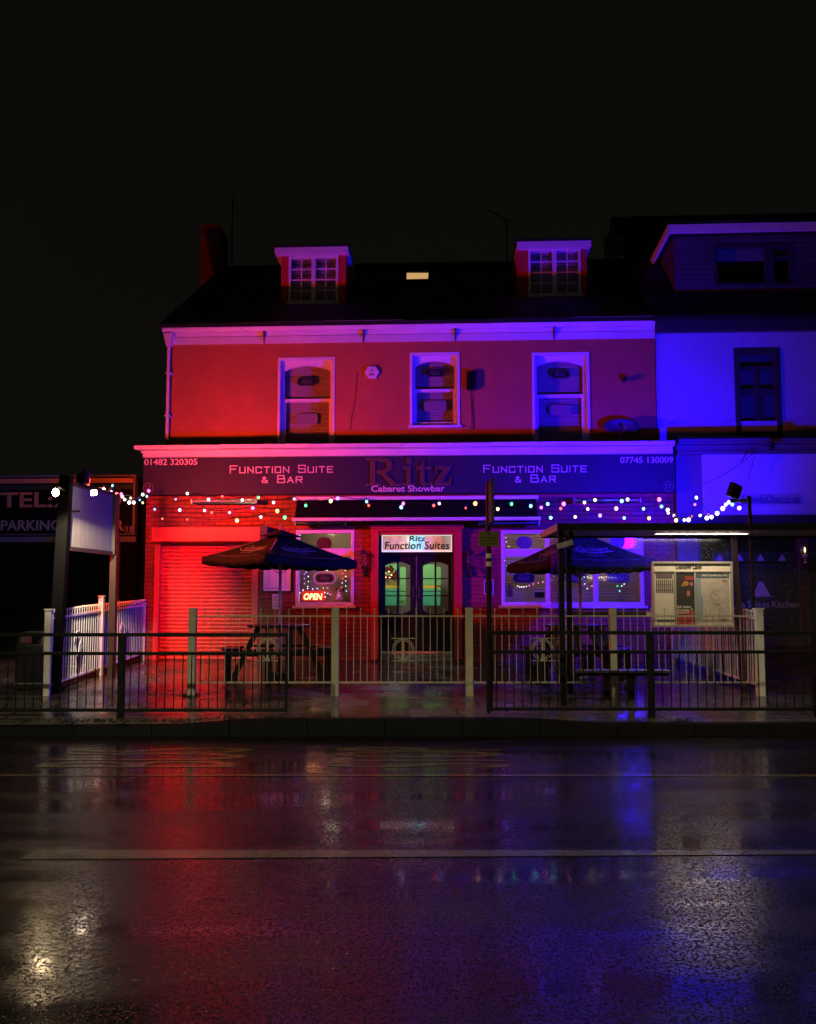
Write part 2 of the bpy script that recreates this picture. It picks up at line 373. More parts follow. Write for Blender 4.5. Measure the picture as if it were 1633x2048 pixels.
M['brown_steel'] = mat('brown coated steel', (.04, .024, .018), .4, bump=(40, .0006), var=.25)
M['board'] = mat('weathered bare board', (.24, .21, .18), .6, bump=(30, .003), var=.22, vscale=3, streak=(1, 6, .6))
M['wood'] = mat('wet dark stained wood', (.03, .018, .014), .25, bump=(20, .003), var=.35, vscale=4, streak=(6, 1, 1))
M['glass'] = glass_mat('window glass')
M['glass_soft'] = glass_mat('slightly wavy double glazing', ior=2.2, rough=.07)
M['shelter_glass'] = glass_mat('rain spotted shelter glass', (.9, .92, .92), 1.45, .14, drops=0.55, dirt=.012)
M['chrome'] = mat('polished heater steel', (.75, .75, .78), .22, 1.0)
M['steel'] = mat('galvanised steel', (.5, .5, .5), .4, .9, var=.2)
M['blind'] = mat('venetian blind', (.50, .47, .42), .6)
M['letter'] = mat('pale sign lettering', (.62, .58, .56), .5)
M['letter_dim'] = mat('bronze sign lettering', (.09, .06, .05), .4)
M['gold'] = mat('gold sign lettering', (.55, .55, .36), .5)
M['orange'] = mat('orange sign lettering', (.80, .48, .18), .5)
M['black_letter'] = mat('black lettering', (.01, .01, .01), .5)
M['badge'] = mat('black window badge', (.012, .010, .012), .4)
M['badge_line'] = mat('badge silver line', (.16, .16, .17), .4)
M['poster'] = mat('white notice paper', (.70, .70, .68), .5, var=.08)
M['yellow'] = mat('yellow sign plate', (.15, .12, .012), .45, var=.1)
M['info'] = mat('cream timetable panel', (.80, .74, .56), .5, var=.06)
M['info_frame'] = mat('grey timetable case', (.42, .40, .34), .4, var=.1)
M['grey_wall'] = mat('grey lobby wall', (.30, .27, .25), .7)
M['chimney'] = brick_mat('chimney brick', (.30, .05, .04), (.22, .04, .03), (.10, .05, .04), .235, .085, .012, .7)
M['foliage'] = mat('litter and leaves', (.03, .03, .015), .6)
M['asphalt'] = wet_ground('wet asphalt', (.006, .006, .006), 100, .0042, .08, .26, spec=1.0, big=.0012, p0=.40, p1=.58)
M['pave'] = brick_mat('wet paving slabs', (.12, .115, .105), (.09, .085, .08), (.014, .014, .013), .62, .62, .018, .18, .007, flat=True, rvar=.15, wet=True, spec=.6)
M['blocks'] = brick_mat('wet block paving', (.11, .085, .075), (.075, .06, .055), (.012, .011, .010), .21, .105, .010, .17, .007, flat=True, rvar=.15, wet=True, spec=.6)
M['kerb'] = mat('wet kerb stone', (.0035, .0035, .003), .6, spec=.12, bump=(70, .004), var=.35, vscale=3)
M['line'] = wet_ground('worn white road paint', (.075, .07, .062), 150, .0010, .06, .22, spec=.7)
M['line_old'] = wet_ground('faded yellow road paint', (.13, .10, .045), 85, .0018, .06, .25, spec=.7)
M['earth'] = mat('dark far ground', (.02, .02, .018), .8)

# ------------------------------------------------------------------ ground
def interp(x, pts):
    if x <= pts[0][0]: return pts[0][1]
    for (a, b), (c, d) in zip(pts, pts[1:]):
        if x <= c:
            t = (x-a)/(c-a); t = t*t*(3-2*t); return b+(d-b)*t
    return pts[-1][1]
KERB = [(-6, .10), (-2.9, .12), (-1.7, .205), (1.2, .21), (2.4, .15), (8, .14)]
def kz(x): return interp(x, KERB)
GP = [(10.35, .19), (11.7, .27), (13.0, .35), (16.3, .46)]
def gz(x, y):
    if y <= 9.85: return kz(x)
    if y < 10.35: return kz(x)+(.19-kz(x))*(y-9.85)/.5
    for (a, b), (c, d) in zip(GP, GP[1:]):
        if y <= c: return b+(d-b)*(y-a)/(c-a)
    return .46
def sheet(name, xs, ys, fn, m):
    mb = MB(); n = len(xs)
    mb.add([(x, y, fn(x, y)) for y in ys for x in xs], [(j*n+i, j*n+i+1, (j+1)*n+i+1, (j+1)*n+i) for j in range(len(ys)-1) for i in range(n-1)])
    o = mb.build(name, m, smooth=True); o['kind'] = 'structure'; return o
def frange(a, b, s):
    n = int(round((b-a)/s)); return [a+(b-a)*i/n for i in range(n+1)]
XS = [-60, -20]+frange(-10, 10, .25)+[20, 60]
sheet('ground', [-400, -60, 0, 60, 400], [-300, -40, 20, 60, 400], lambda x, y: -.02, M['earth'])
o = sheet('road', XS, [-40, -8]+frange(0, 9.8, .7), lambda x, y: 0.0, M['asphalt'])
kb = MB()
XK = frange(-14, 14, .115)
KX = [-14+.915*i for i in range(32)]
for a, b in zip(KX, KX[1:]):
    for c, d in ((a+.004, (a+b)/2), ((a+b)/2, b-.004)):
        kb.hexa([(c, 9.78, -.01), (d, 9.78, -.01), (d, 9.93, -.01), (c, 9.93, -.01)],
                [(c, 9.795, kz(c)), (d, 9.795, kz(d)), (d, 9.93, kz(d)+.003), (c, 9.93, kz(c)+.003)])
o = kb.build('kerb', M['kerb']); o['kind'] = 'structure'
sheet('pavement', XS, [9.931, 10.1, 10.35, 10.8, 11.2, 11.62], lambda x, y: gz(x, y), M['pave'])
sheet('forecourt_paving', XS, [11.621, 12.2, 12.8, 13.4, 14.2, 15, 16, 17.5, 22], lambda x, y: gz(x, y), M['blocks'])
# double gutter blocks along the kerb foot
gm = MB(); gm.box(-14, 14, 9.55, 9.775, .001, .006); o = gm.build('gutter_strip', M['kerb']); o['kind'] = 'structure'
def stripe(name, x0, y0, x1, y1, wd, m, z=.004):
    mb = MB(); mb.add([(x0, y0-wd/2, z), (x1, y1-wd/2, z), (x1, y1+wd/2, z), (x0, y1+wd/2, z)], [(0, 1, 2, 3)])
    o = mb.build(name, m); o['kind'] = 'structure'; return o
p = dp(42, 1716, 5); s_ = CAMZ*FPX
def rd(px, py):
    d = ray(px, py); t = -CAMZ/d.z; q = CAM+d*t; return q.x, q.y
x0, y0 = rd(45, 1716); x1, y1 = rd(1633, 1706)
stripe('road_marking_centre_dash', x0, y0, x1+(x1-x0)*.1, y1+(y1-y0)*.1, .075, M['line'])
x0, y0 = rd(0, 1549); x1, y1 = rd(1633, 1552)
stripe('road_marking_bay_line', x0-3, y0, x1+3, y1, .10, M['line_old'])
# worn "BUS STOP" lettering in the lay-by, read along the road
tm = MB()
def lay(px0, px1, yA, yB, s):
    xa = rd(px0, 1510)[0]; xb = rd(px1, 1510)[0]
    put_text(tm, s, 0, 0, 0, 0, 0, 0, fn=lambda x, y, t: (xb-(xb-xa)*y if False else xa+(xb-xa)*(1-y), yB-(yB-yA)*x if False else yB+(yA-yB)*(1-x), .003+.002*t), bold=-.005)
lay(120, 500, 8.0, 9.05, 'BUS'); lay(665, 1010, 8.0, 9.1, 'STOP')
o = tm.build('road_marking_lettering', M['line_old']); o['kind'] = 'structure'

# street lamps behind the camera: unseen heads, lips added to keep light off the facade
M['lamp_grey'] = mat('grey lamp column', (.03, .03, .03), .5, .5)
for k, (x, y, z, e_, c_) in enumerate(LAMP_POS):
    t = thing('street_lamp', ('grey street lamp on the near pavement, left', 'grey street lamp on the near pavement, right')[k], 'street lamp', (x, y-1.2, 0), 'street lamps on the near side')
    mb = MB(); mb.cyl((x, y-1.2, 0), (x, y-1.2, z+.2), .09, .05, 12); mb.tube([(x, y-1.2, z+.18), (x, y-.7, z+.26), (x, y-.2, z+.16)], .03, 8); mb.build('column', M['lamp_grey'], t)
    mb = MB(); mb.box(x-.6, x+.6, y-.3, y+.3, z+.10, z+.16); mb.box(x-.6, x+.6, y+.28, y+.3, z-.13, z+.099); mb.box(x-.6, x-.58, y-.3, y+.279, z-.05, z+.099); mb.box(x+.58, x+.6, y-.3, y+.279, z-.05, z+.099); mb.build('lamp_head', M['lamp_grey'], t)

# ------------------------------------------------------------------ THE PUB
pub = thing('pub_building', 'two-storey red painted pub with white eaves, dark name fascia and slate roof', 'building', F(5, 0, .46))
O_UP = 0.0; O_GR = 0.6; O_SIGN = 0.78; O_CORN = 1.05
uL = 0.0; uR = fx(1311, 750, 0)[0]
z_eave_top = fx(817, 636, .3)[1]; z_white_bot = fx(817, 683, .02)[1]
z_up_bot = 4.3
W1 = prect(556, 715, 670, 884, 0); W2 = prect(820, 705, 920, 851, 0); W3 = prect(1065, 705, 1180, 884, 0)
W1 = (W1[0], W1[1], 4.85, W1[3]); W3 = (W3[0], W3[1], 4.85, W3[3])
mb = FB(); wall_holes(mb, uL, uR, z_up_bot, z_eave_top-.05, [W1, W2, W3], -.35, 0); mb.build('upper_wall', M['red_render'], pub)
# return walls and back
mb = FB(); mb.box(uL, uL+.25, -8.4, -.351, 0, z_eave_top-.1); mb.box(uL+.25, uR, -8.4, -8.1, 0, z_eave_top-.1); mb.build('side_wall', M['red_render'], pub)
# white boxed eaves: fascia board, lower board, gutter
mb = FB()
zt = z_eave_top
mb.box(uL-.02, uR, 0.002, .05, z_white_bot, z_white_bot+.14); mb.box(uL-.02, uR, .002, .035, z_white_bot+.155, zt-.06)
mb.build('eaves_board', M['white'], pub)
gu = FB(); us = frange(uL-.08, uR-.02, 1.6)
for i, (a, b) in enumerate(zip(us, us[1:])):
    prof = [(.04, zt-.16), (.15, zt-.165), (.19, zt-.11), (.20, zt-.02), (.20, zt), (.17, zt), (.16, zt-.1), (.04, zt-.12)]
    n = len(prof); dz = .004*(i % 3-1)
    vs = [(a+.004, p[0], p[1]+dz) for p in prof]+[(b-.004, p[0], p[1]+dz) for p in prof]
    gu.add(vs, [tuple(range(n)), tuple(range(2*n-1, n-1, -1))]+[(k, n+k, n+(k+1) % n, (k+1) % n) for k in range(n)])
gutter = gu.build('gutter', M['white'], pub)
for px in (528, 727, 911, 1109):
    u = fx(px, 665, .1)[0]; mb = FB()
    mb.add([(u-.012, .036, zt-.42), (u+.012, .036, zt-.42), (u+.012, .036, zt-.14), (u-.012, .036, zt-.14), (u-.012, .15, zt-.17), (u+.012, .15, zt-.17)],
           [(0, 1, 2, 3), (0, 4, 5, 1), (3, 2, 5, 4), (0, 3, 4), (1, 5, 2)])
    mb.build('gutter_bracket', M['darkfab'], pub)
# downpipe with hopper
mb = FB(); ud = fx(338, 700, .12)[0]
mb.cyl((ud, .12, zt-.45), (ud, .12, 4.9), .036, n=14)
mb.hexa([(ud-.07, .03, zt-.36), (ud+.07, .03, zt-.36), (ud+.07, .17, zt-.36), (ud-.07, .17, zt-.36)], [(ud-.10, .03, zt-.2), (ud+.10, .03, zt-.2), (ud+.10, .2, zt-.2), (ud-.10, .2, zt-.2)])
mb.hexa([(ud-.04, .06, zt-.47), (ud+.04, .06, zt-.47), (ud+.04, .16, zt-.47), (ud-.04, .16, zt-.47)], [(ud-.07, .03, zt-.36), (ud+.07, .03, zt-.36), (ud+.07, .17, zt-.36), (ud-.07, .17, zt-.36)])
for z in (6.3, 5.4): mb.box(ud-.06, ud+.06, .002, .13, z, z+.04)
mb.build('downpipe', M['white'], pub)
# main roof
SL = .68; EO = .22; RO = -4.15
zr0 = zt-.02; zr1 = zr0+SL*(EO-RO)
mb = FB()
mb.add([(uL-.12, EO, zr0), (uR, EO, zr0), (uR, RO, zr1), (uL-.12, RO, zr1), (uR, -8.6, zr0), (uL-.12, -8.6, zr0),
        (uL-.12, EO, zr0-.08), (uR, EO, zr0-.08), (uR, RO, zr1-.1), (uL-.12, RO, zr1-.1), (uR, -8.6, zr0-.08), (uL-.12, -8.6, zr0-.08)],
       [(0, 1, 2, 3), (3, 2, 4, 5), (6, 7, 8, 9), (9, 8, 10, 11), (0, 1, 7, 6), (0, 3, 9, 6), (3, 5, 11, 9), (1, 2, 8, 7), (2, 4, 10, 8), (5, 4, 10, 11)])
roof = mb.build('roof', M['slate'], pub)
mb = FB(); mb.cyl((uL-.12, RO, zr1+.0), (uR, RO, zr1), .09, n=10); mb.build('ridge_tiles', M['slate'], roof)
# gable infill
mb = FB(); mb.add([(uL, -.3, zt-.1), (uL, RO, zr1-.1), (uL, -8.3, zt-.1), (uL+.24, -.3, zt-.1), (uL+.24, RO, zr1-.1), (uL+.24, -8.3, zt-.1)], [(0, 1, 2), (3, 5, 4), (0, 3, 4, 1), (1, 4, 5, 2), (0, 2, 5, 3)])
mb.build('gable_wall', M['red_render'], pub)
# chimney
c0 = fx(402, 500, RO+.45); c1 = fx(438, 500, RO+.45); zc = fx(420, 448, RO+.45)[1]
mb = FB(); mb.box(c0[0], c1[0], RO-.45, RO+.45, zr1-.7, zc-.18); mb.box(c0[0]-.0, c1[0]+.0, RO-.45, RO+.45, zc-.1, zc)
mb.box(c0[0]+.03, c1[0]-.03, RO-.42, RO+.42, zc-.18, zc-.1)
chim = mb.build('chimney', M['chimney'], pub)
mb = FB(); mb.cyl(((c0[0]+c1[0])/2, RO, zc-.02), ((c0[0]+c1[0])/2, RO, zc+.0), .1, .08); mb.build('chimney_cap', M['slate'], chim)

def sash(parent, W, depth=.14, bottom_frame=True, arch=True, o_ref=0.0):
    """timber sash window set in its reveal with blind and badge behind the glass"""
    u0, u1, z0, z1 = W; og = o_ref-depth
    fr = FB(); h = z1-z0
    # painted reveal lining, proud of the wall
    fr.box(u0, u0+.05, og-.02, o_ref+.02, z0, z1); fr.box(u1-.05, u1, og-.02, o_ref+.02, z0, z1); fr.box(u0+.05, u1-.05, og-.02, o_ref+.02, z1-.05, z1)
    a, b = u0+.05, u1-.05
    fr.box(a, a+.06, og-.05, og+.03, z0, z1-.05); fr.box(b-.06, b, og-.05, og+.03, z0, z1-.05)
    # arched head board
    n = 10; top = z1-.05; poly = [(a+.06, top), (a+.06, top-.20)]
    for i in range(n+1):
        t = i/n; poly.append((a+.06+(b-a-.12)*t, top-.20+.11*math.sin(math.pi*t)**.8))
    poly.append((b-.06, top))
    poly = [poly[0]]+poly[2:]
    for i in range(len(poly)-2):
        p, q = poly[i+1], poly[i+2] if i+2 < len(poly) else poly[-1]
    k = poly[1:-1]
    for p, q in zip(k, k[1:]):
        fr.hexa([(p[0], og-.05, p[1]), (q[0], og-.05, q[1]), (q[0], og+.03, q[1]), (p[0], og+.03, p[1])], [(p[0], og-.05, top), (q[0], og-.05, top), (q[0], og+.03, top), (p[0], og+.03, top)])
    zm = z1-.05-(h-.1)*.50 if bottom_frame else z1-.87
    fr.box(a+.06, b-.06, og-.05, og+.02, zm-.03, zm+.03)
    fr.box(a+.06, a+.09, og-.04, og+.0, z0, zm-.03); fr.box(b-.09, b-.06, og-.04, og+.0, z0, zm-.03)
    if bottom_frame:
        fr.box(a+.09, b-.09, og-.04, og+.01, z0, z0+.10); fr.box(u0-.03, u1+.03, og, o_ref+.05, z0-.05, z0)
    w = fr.build('sash_window', M['white'], parent)
    g = FB(); g.box(a+.05, b-.05, og-.032, og-.028, z0+.01, top); g.build('window_pane', M['glass'], w)
    bl = FB(); z = z0+.02
    while z < top:
        bl.hexa([(a, og-.155, z), (b, og-.155, z), (b, og-.130, z+.006), (a, og-.130, z+.006)], [(a, og-.155, z+.045), (b, og-.155, z+.045), (b, og-.130, z+.041), (a, og-.130, z+.041)]); z += .05
    bl.build('venetian_blind', M['blind_dim'], w)
    bd = FB(); bd.box(a, b, og-.5, og-.3, z0, top); bd.build('room_dark', M['dark'], w)
    # badge
    return w, (a, b, og, z0, top, zm)
M['blind_dim'] = mat('dim pleated blind', (.32, .28, .27), .7)
M['badge_pale'] = mat('frosted window panel', (.22, .21, .21), .6)
def rounded(cx, cz, hw, hh, r, n=5):
    pts = []
    for sx, sz, a0 in ((1, 1, 0), (-1, 1, 90), (-1, -1, 180), (1, -1, 270)):
        for i in range(n+1):
            a = R(a0+90*i/n); pts.append((cx+sx*(hw-r)+math.cos(a)*r, cz+sz*(hh-r)+math.sin(a)*r))
    return pts
def badge(parent, px, py, o, hw, hh, r=None, text='Ritz', m=None):
    u, z = fx(px, py, o); r = r or hh*.9
    b = FB(); b.prism(rounded(u, z, hw, hh, r), o-.006, o); p = b.build('window_badge', m or M['badge'], parent)
    ring = FB(); pts = rounded(u, z, hw-.012, hh-.012, r-.012); ring.tube([(a, o+.001, c) for a, c in pts+[pts[0]]], .0035, 4)
    if text: put_text(ring, text, u-hw*.55, u+hw*.55, z-hh*.5, z+hh*.55, o, o+.003, shear=.45)
    return p, ring
def add_badge(w, px, py, o, hw, hh, **k):
    p, ring = badge(w, px, py, o, hw, hh, **k); ring.build('badge_lettering', M['badge_line'], w)
for W, bf, (bx, by), (gx, gy) in ((W1, False, (614, 763), (614, 838)), (W2, True, (871, 745), (871, 812)), (W3, False, (1121, 748), (1121, 820))):
    w, info = sash(pub, W, bottom_frame=bf)
    add_badge(w, bx, by, info[2]-.035, .205, .09)
    u, z = fx(gx, gy, info[2]-.035); b = FB(); b.prism(rounded(u, z, .23, .11, .05), info[2]-.042, info[2]-.036); b.build('frosted_panel', M['badge_pale'], w)

# dormers
def roof_hit(px, py, SLp, EOp, z0p):
    d = ray(px, py); best = None
    # z = z0 + SL*(EO-o);  o = (P-A0).NA
    # (CAM+t d).z - z0 + SL*((CAM+t d - A0).NA - EO) = 0
    k = d.z+SLp*d.dot(NA); c = CAM.z-z0p+SLp*((CAM-A0).dot(NA)-EOp); t = -c/k; P = CAM+d*t
    return (P-A0).dot(UA), (P-A0).dot(NA), P.z
def dormer(xl, xr, yt, yb, fxl, fxr, fyt, fyb, win, lightcol, yoff=0):
    ub, ob, zb = roof_hit((xl+xr)/2, yb, SL, EO, zr0)
    o = ob
    u0 = fx(xl, yb, o)[0]; u1 = fx(xr, yb, o)[0]; ztop = fx((xl+xr)/2, yt, o)[1]; zbase = zb
    w = prect(*win, o)
    mb = FB(); wall_holes(mb, u0, u1, zbase-.25, ztop, [(w[0], w[1], w[2], w[3])], o-.1, o)
    back = EO-(ztop-zr0)/SL-.3
    mb.box(u0, u0+.09, back, o-.1, zbase-.1, ztop); mb.box(u1-.09, u1, back, o-.1, zbase-.1, ztop)
    dm = mb.build('dormer', M['red_paint'], pub)
    f0 = fx(fxl, fyt, o+.14)[0]; f1 = fx(fxr, fyt, o+.14)[0]; zf1 = fx((fxl+fxr)/2, fyt, o+.14)[1]; zf0 = fx((fxl+fxr)/2, fyb, o+.14)[1]
    mb = FB(); mb.box(f0, f1, o+.10, o+.14, zf0, zf1); mb.box(f0, f0+.04, back-.2, o+.10, zf0, zf1); mb.box(f1-.04, f1, back-.2, o+.10, zf0, zf1)
    mb.box(f0+.04, f1-.04, back-.2, o+.10, zf0, zf0+.03)
    mb.build('dormer_fascia', M['white'], dm)
    mb = FB(); mb.box(f0-.02, f1+.02, back-.4, o+.17, zf1, zf1+.045); mb.build('dormer_roof', M['slate'], dm)
    fr = FB(); a, b, c, d = w
    frame_rect(fr, a, b, c, d, .05, o-.07, o+.02); um = (a+b)/2
    fr.box(um-.045, um+.045, o-.07, o+.02, c+.05, d-.05)
    for s0, s1 in ((a+.05, um-.045), (um+.045, b-.05)):
        fr.box((s0+s1)/2-.01, (s0+s1)/2+.01, o-.04, o-.005, c+.05, d-.05)
        for k in (1, 2, 3): zz = c+.05+(d-c-.1)*k/4; fr.box(s0, s1, o-.038, o-.007, zz-.009, zz+.009)
    fr.box(a-.04, b+.04, o-.03, o+.06, c-.04, c)
    fr.build('casement_window', M['white'], dm)
    g = FB(); g.box(a+.04, b-.04, o-.055, o-.05, c+.04, d-.04); g.build('window_pane', M['glass'], dm)
    g = FB(); z = c+.03
    while z < d-.03:
        g.box(a+.02, b-.02, o-.20, o-.19, z, z+.04); z += .052
    g.build('venetian_blind', M['blind_dim'], dm)
    g = FB(); g.box(a, b, o-.6, o-.45, c, d); g.build('room_dark', M['dark'], dm)
    return dm
dormer(562, 692, 500, 606, 550, 697, 494, 506, (578, 512, 677, 606), None)
dormer(1035, 1175, 488, 592, 1035, 1183, 482, 494, (1057, 497, 1162, 591), None)
# skylight
mb = FB(); P = [roof_hit(px, py, SL, EO, zr0) for px, py in ((811, 565), (859, 564), (860, 549), (812, 549))]
P = [Vector(p) for p in P]; nrm = Vector((0, SL, 1)).normalized()
M['skyglow'] = mat('lit rooflight blind', (.6, .5, .35), .5, emit=(1.0, .58, .22), estr=.62, var=.3, vscale=2)
mb.add([p+nrm*.045 for p in P], [(0, 1, 2, 3)]); sk = mb.build('rooflight', M['skyglow'], pub)
mb = FB()
for a, b in zip(P, P[1:]+P[:1]): mb.bar(a+nrm*.03, b+nrm*.03, .06, .08, nrm)
mb.build('rooflight_frame', M['black'], sk)

# ----- ground floor
gL = fx(290, 1150, O_GR)[0]; gR = fx(1352, 1150, O_GR)[0]
zb = .40
SH = prect(312, 1080, 512, 1316, O_GR)     # shutter opening
LW = prect(592, 1060, 709, 1212, O_GR); RW = prect(1003, 1060, 1288, 1212, O_GR); DW = prect(757, 1063, 908, 1316, O_GR)
SH = (SH[0], SH[1], zb-.2, SH[3]); DW = (DW[0], DW[1], zb-.2, DW[3])
ztopg = fx(817, 1000, O_GR)[1]
mb = FB(); wall_holes(mb, gL, gR, zb-.2, ztopg+.3, [SH, LW, RW, DW], O_GR-.3, O_GR); mb.build('lower_wall', M['red_brick'], pub)
mb = FB(); mb.box(gL, gL+.28, -.351+.002, O_GR-.301, zb-.2, 4.45); mb.build('side_pier', M['red_brick'], pub); mb = FB(); mb.box(gR-.28, gR, -.349, O_GR-.301, zb-.2, 4.45); mb.build('side_pier', M['red_brick'], pub)
# fascia box
sT = prect(290, 908, 1349, 984, O_SIGN)
zS1 = fx(817, 908, O_SIGN)[1]; zS0 = fx(817, 987, O_SIGN)[1]
uS0 = fx(287, 950, O_SIGN)[0]; uS1 = fx(1350, 950, O_SIGN)[0]
mb = FB(); mb.box(uS0, uS1, O_GR+.002, O_SIGN, zS0, zS1); fbo = mb.build('fascia_box', M['fascia'], pub)
# soffit strip under fascia and narrow brickwork behind is wall
# cornice: mouldings
zC1 = fx(817, 886, O_CORN)[1]; zC0 = fx(817, 909, O_CORN-.1)[1]
uC0 = fx(268, 890, O_CORN)[0]; uC1 = fx(1351, 890, O_CORN)[0]
hC = zC1-zC0; mb = FB()
mb.box(uC0+.12, uC1, O_SIGN-.1, O_SIGN+.10, zC0, zC0+.075)
prof = [(O_SIGN-.1, zC0+.08), (O_SIGN+.07, zC0+.08), (O_SIGN+.09, zC0+.12), (O_CORN-.06, zC1-.09), (O_CORN-.04, zC1-.075), (O_SIGN-.1, zC1-.075)]
n = len(prof); mb.add([(uC0+.08, a, b) for a, b in prof]+[(uC1, a, b) for a, b in prof], [tuple(range(n)), tuple(range(2*n-1, n-1, -1))]+[(k, n+k, n+(k+1) % n, (k+1) % n) for k in range(n)])
mb.build('cornice', M['white'], pub)
mb = FB(); us = frange(uC0, uC1, 1.7)
for i, (a, b) in enumerate(zip(us, us[1:])):
    prof = [(O_CORN-.12, zC1-.07), (O_CORN-.03, zC1-.072), (O_CORN, zC1-.03), (O_CORN+.004, zC1), (O_CORN-.02, zC1), (O_CORN-.12, zC1-.03)]
    n = len(prof); dz = .003*((i*2) % 3-1)
    mb.add([(a+.003, p, q+dz) for p, q in prof]+[(b-.003, p, q+dz) for p, q in prof], [tuple(range(n)), tuple(range(2*n-1, n-1, -1))]+[(k, n+k, n+(k+1) % n, (k+1) % n) for k in range(n)])
mb.build('lower_gutter', M['white'], pub)
# lean-to roof over the ground floor projection
mb = FB(); zl = zC1-.02
mb.add([(uC0+.1, O_CORN-.04, zl), (uC1, O_CORN-.04, zl), (uC1, .003, zl+.20), (uC0+.1, .003, zl+.20), (uC0+.1, O_CORN-.04, zl-.06), (uC1, O_CORN-.04, zl-.06), (uC1, .003, zl-.06), (uC0+.1, .003, zl-.06)],
       [(0, 1, 2, 3), (4, 7, 6, 5), (0, 4, 5, 1), (1, 5, 6, 2), (3, 2, 6, 7), (0, 3, 7, 4)])
mb.build('lean_to_roof', M['slate'], pub)
# roller shutter: curved slats, guides, box
mb = FB(); z = zb-.02; u0, u1 = SH[0]+.07, SH[1]-.07; hs = .0755
while z < SH[3]-.02:
    k = 6; prof = [(O_GR-.075, z)]+[(O_GR-.075+.022*math.sin(math.pi*i/k), z+hs*i/k) for i in range(1, k)]+[(O_GR-.075, z+hs-.004), (O_GR-.095, z+hs-.004), (O_GR-.095, z)]
    n = len(prof); mb.add([(u0-.03, a, b) for a, b in prof]+[(u1+.03, a, b) for a, b in prof], [tuple(range(n)), tuple(range(2*n-1, n-1, -1))]+[(q, n+q, n+(q+1) % n, (q+1) % n) for q in range(n)]); z += hs
shut = mb.build('roller_shutter', M['shutter'], pub)
mb = FB(); mb.box(SH[0]-.03, SH[0]+.075, O_GR-.09, O_GR+.03, zb-.05, SH[3]+.0); mb.build('shutter_guide', M['shutter'], shut); mb = FB(); mb.box(SH[1]-.075, SH[1]+.05, O_GR-.09, O_GR+.03, zb-.05, SH[3]); mb.build('shutter_guide', M['shutter'], shut)
mb = FB(); a = pbox(mb, 303, 1054, 521, 1083, O_GR+.002, O_GR+.26); mb.build('shutter_box', M['shutter'], shut, bevel=.01)
mb = FB(); pbox(mb, 521, 1052, 535, 1080, O_GR+.002, O_GR+.24); mb.build('shutter_motor_box', M['darkfab'], shut)
# entrance: surround, frame, transom, doors
mb = FB()
pbox(mb, 742, 1062, 757, 1318, O_GR+.002, O_GR+.10); pbox(mb, 909, 1062, 925, 1318, O_GR+.002, O_GR+.10)
pbox(mb, 739, 1049, 928, 1056, O_GR+.002, O_GR+.18); pbox(mb, 742, 1056.2, 925, 1061.8, O_GR+.002, O_GR+.13); pbox(mb, 757.2, 1062, 908.8, 1069, O_GR-.05, O_GR+.07)
ent = mb.build('entrance', M['red_paint'], pub)
OD = O_GR-.22
mb = FB(); pbox(mb, 755, 1069, 763, 1320, OD-.08, OD+.12); pbox(mb, 905, 1069, 911, 1320, OD-.08, OD+.12); pbox(mb, 763, 1104, 905, 1111, OD-.08, OD+.05); pbox(mb, 755, 1064, 911, 1069, OD-.08, OD+.12)
mb.build('door_frame', M['black'], ent)
mb = FB(); pbox(mb, 763, 1303, 907, 1307, OD-.1, OD+.06); mb.build('threshold', M['fence_white'], ent)
def leaf(x0, x1, gx0, gx1, gm):
    """panelled leaf with six arched panes; returns door + glass"""
    mb = FB(); o0, o1 = OD-.05, OD
    a0, a1, ab, at = prect(x0, 1111, x1, 1304, o1)
    g0, g1, gb, gt = prect(gx0, 1124, gx1, 1228, o1)
    wall_holes(mb, a0, a1, ab, at, [(g0, g1, gb, gt)], o0, o1)
    m0 = fx(gm-1.9, 1170, o1)[0]; m1 = fx(gm+1.9, 1170, o1)[0]
    mb.box(m0, m1, o0+.005, o1-.003, gb, gt)
    for py in (1157.2, 1191.5):
        z = fx(gm, py, o1)[1]; mb.box(g0, m0, o0+.006, o1-.005, z-.011, z+.011); mb.box(m1, g1, o0+.006, o1-.005, z-.011, z+.011)
    for (s0, s1, out) in ((g0, m0, 'l'), (m1, g1, 'r')):   # arched top and bottom corner fillers
        nseg = 6
        for i in range(nseg):
            t0, t1 = i/nseg, (i+1)/nseg
            f = (lambda t: (1-t)**2*.075) if out == 'l' else (lambda t: t**2*.075)
            ua, ub = s0+(s1-s0)*t0, s0+(s1-s0)*t1
            for zz, sg in ((gt, -1), (gb, 1)):
                ha, hb = f(t0), f(t1)
                mb.hexa([(ua, o0+.004, zz), (ub, o0+.004, zz), (ub, o1-.002, zz), (ua, o1-.002, zz)],
                        [(ua, o0+.004, zz+sg*max(ha, .001)), (ub, o0+.004, zz+sg*max(hb, .001)), (ub, o1-.002, zz+sg*max(hb, .001)), (ua, o1-.002, zz+sg*max(ha, .001))])
    # raised lower panels
    pz0, pz1 = ab+.12, gb-.14
    for s0, s1 in ((a0+.1, (a0+a1)/2-.04), ((a0+a1)/2+.04, a1-.1)):
        mb.box(s0, s1, o1+.001, o1+.015, pz0, pz1); mb.box(s0+.04, s1-.04, o1+.016, o1+.024, pz0+.04, pz1-.04)
    d = mb.build('door', M['black'], ent)
    g = FB(); g.box(g0, g1, o0+.012, o0+.016, gb, gt); g.build('door_glass', M['glass'], ent)
leaf(763.5, 832.5, 771, 821, 796); leaf(834.5, 904.5, 846.5, 897, 871.5)
mb = FB(); pbox(mb, 832.7, 1112, 834.3, 1210, OD-.04, OD+.012); mb.build('door_seam', M['steel'], ent)
mb = FB()
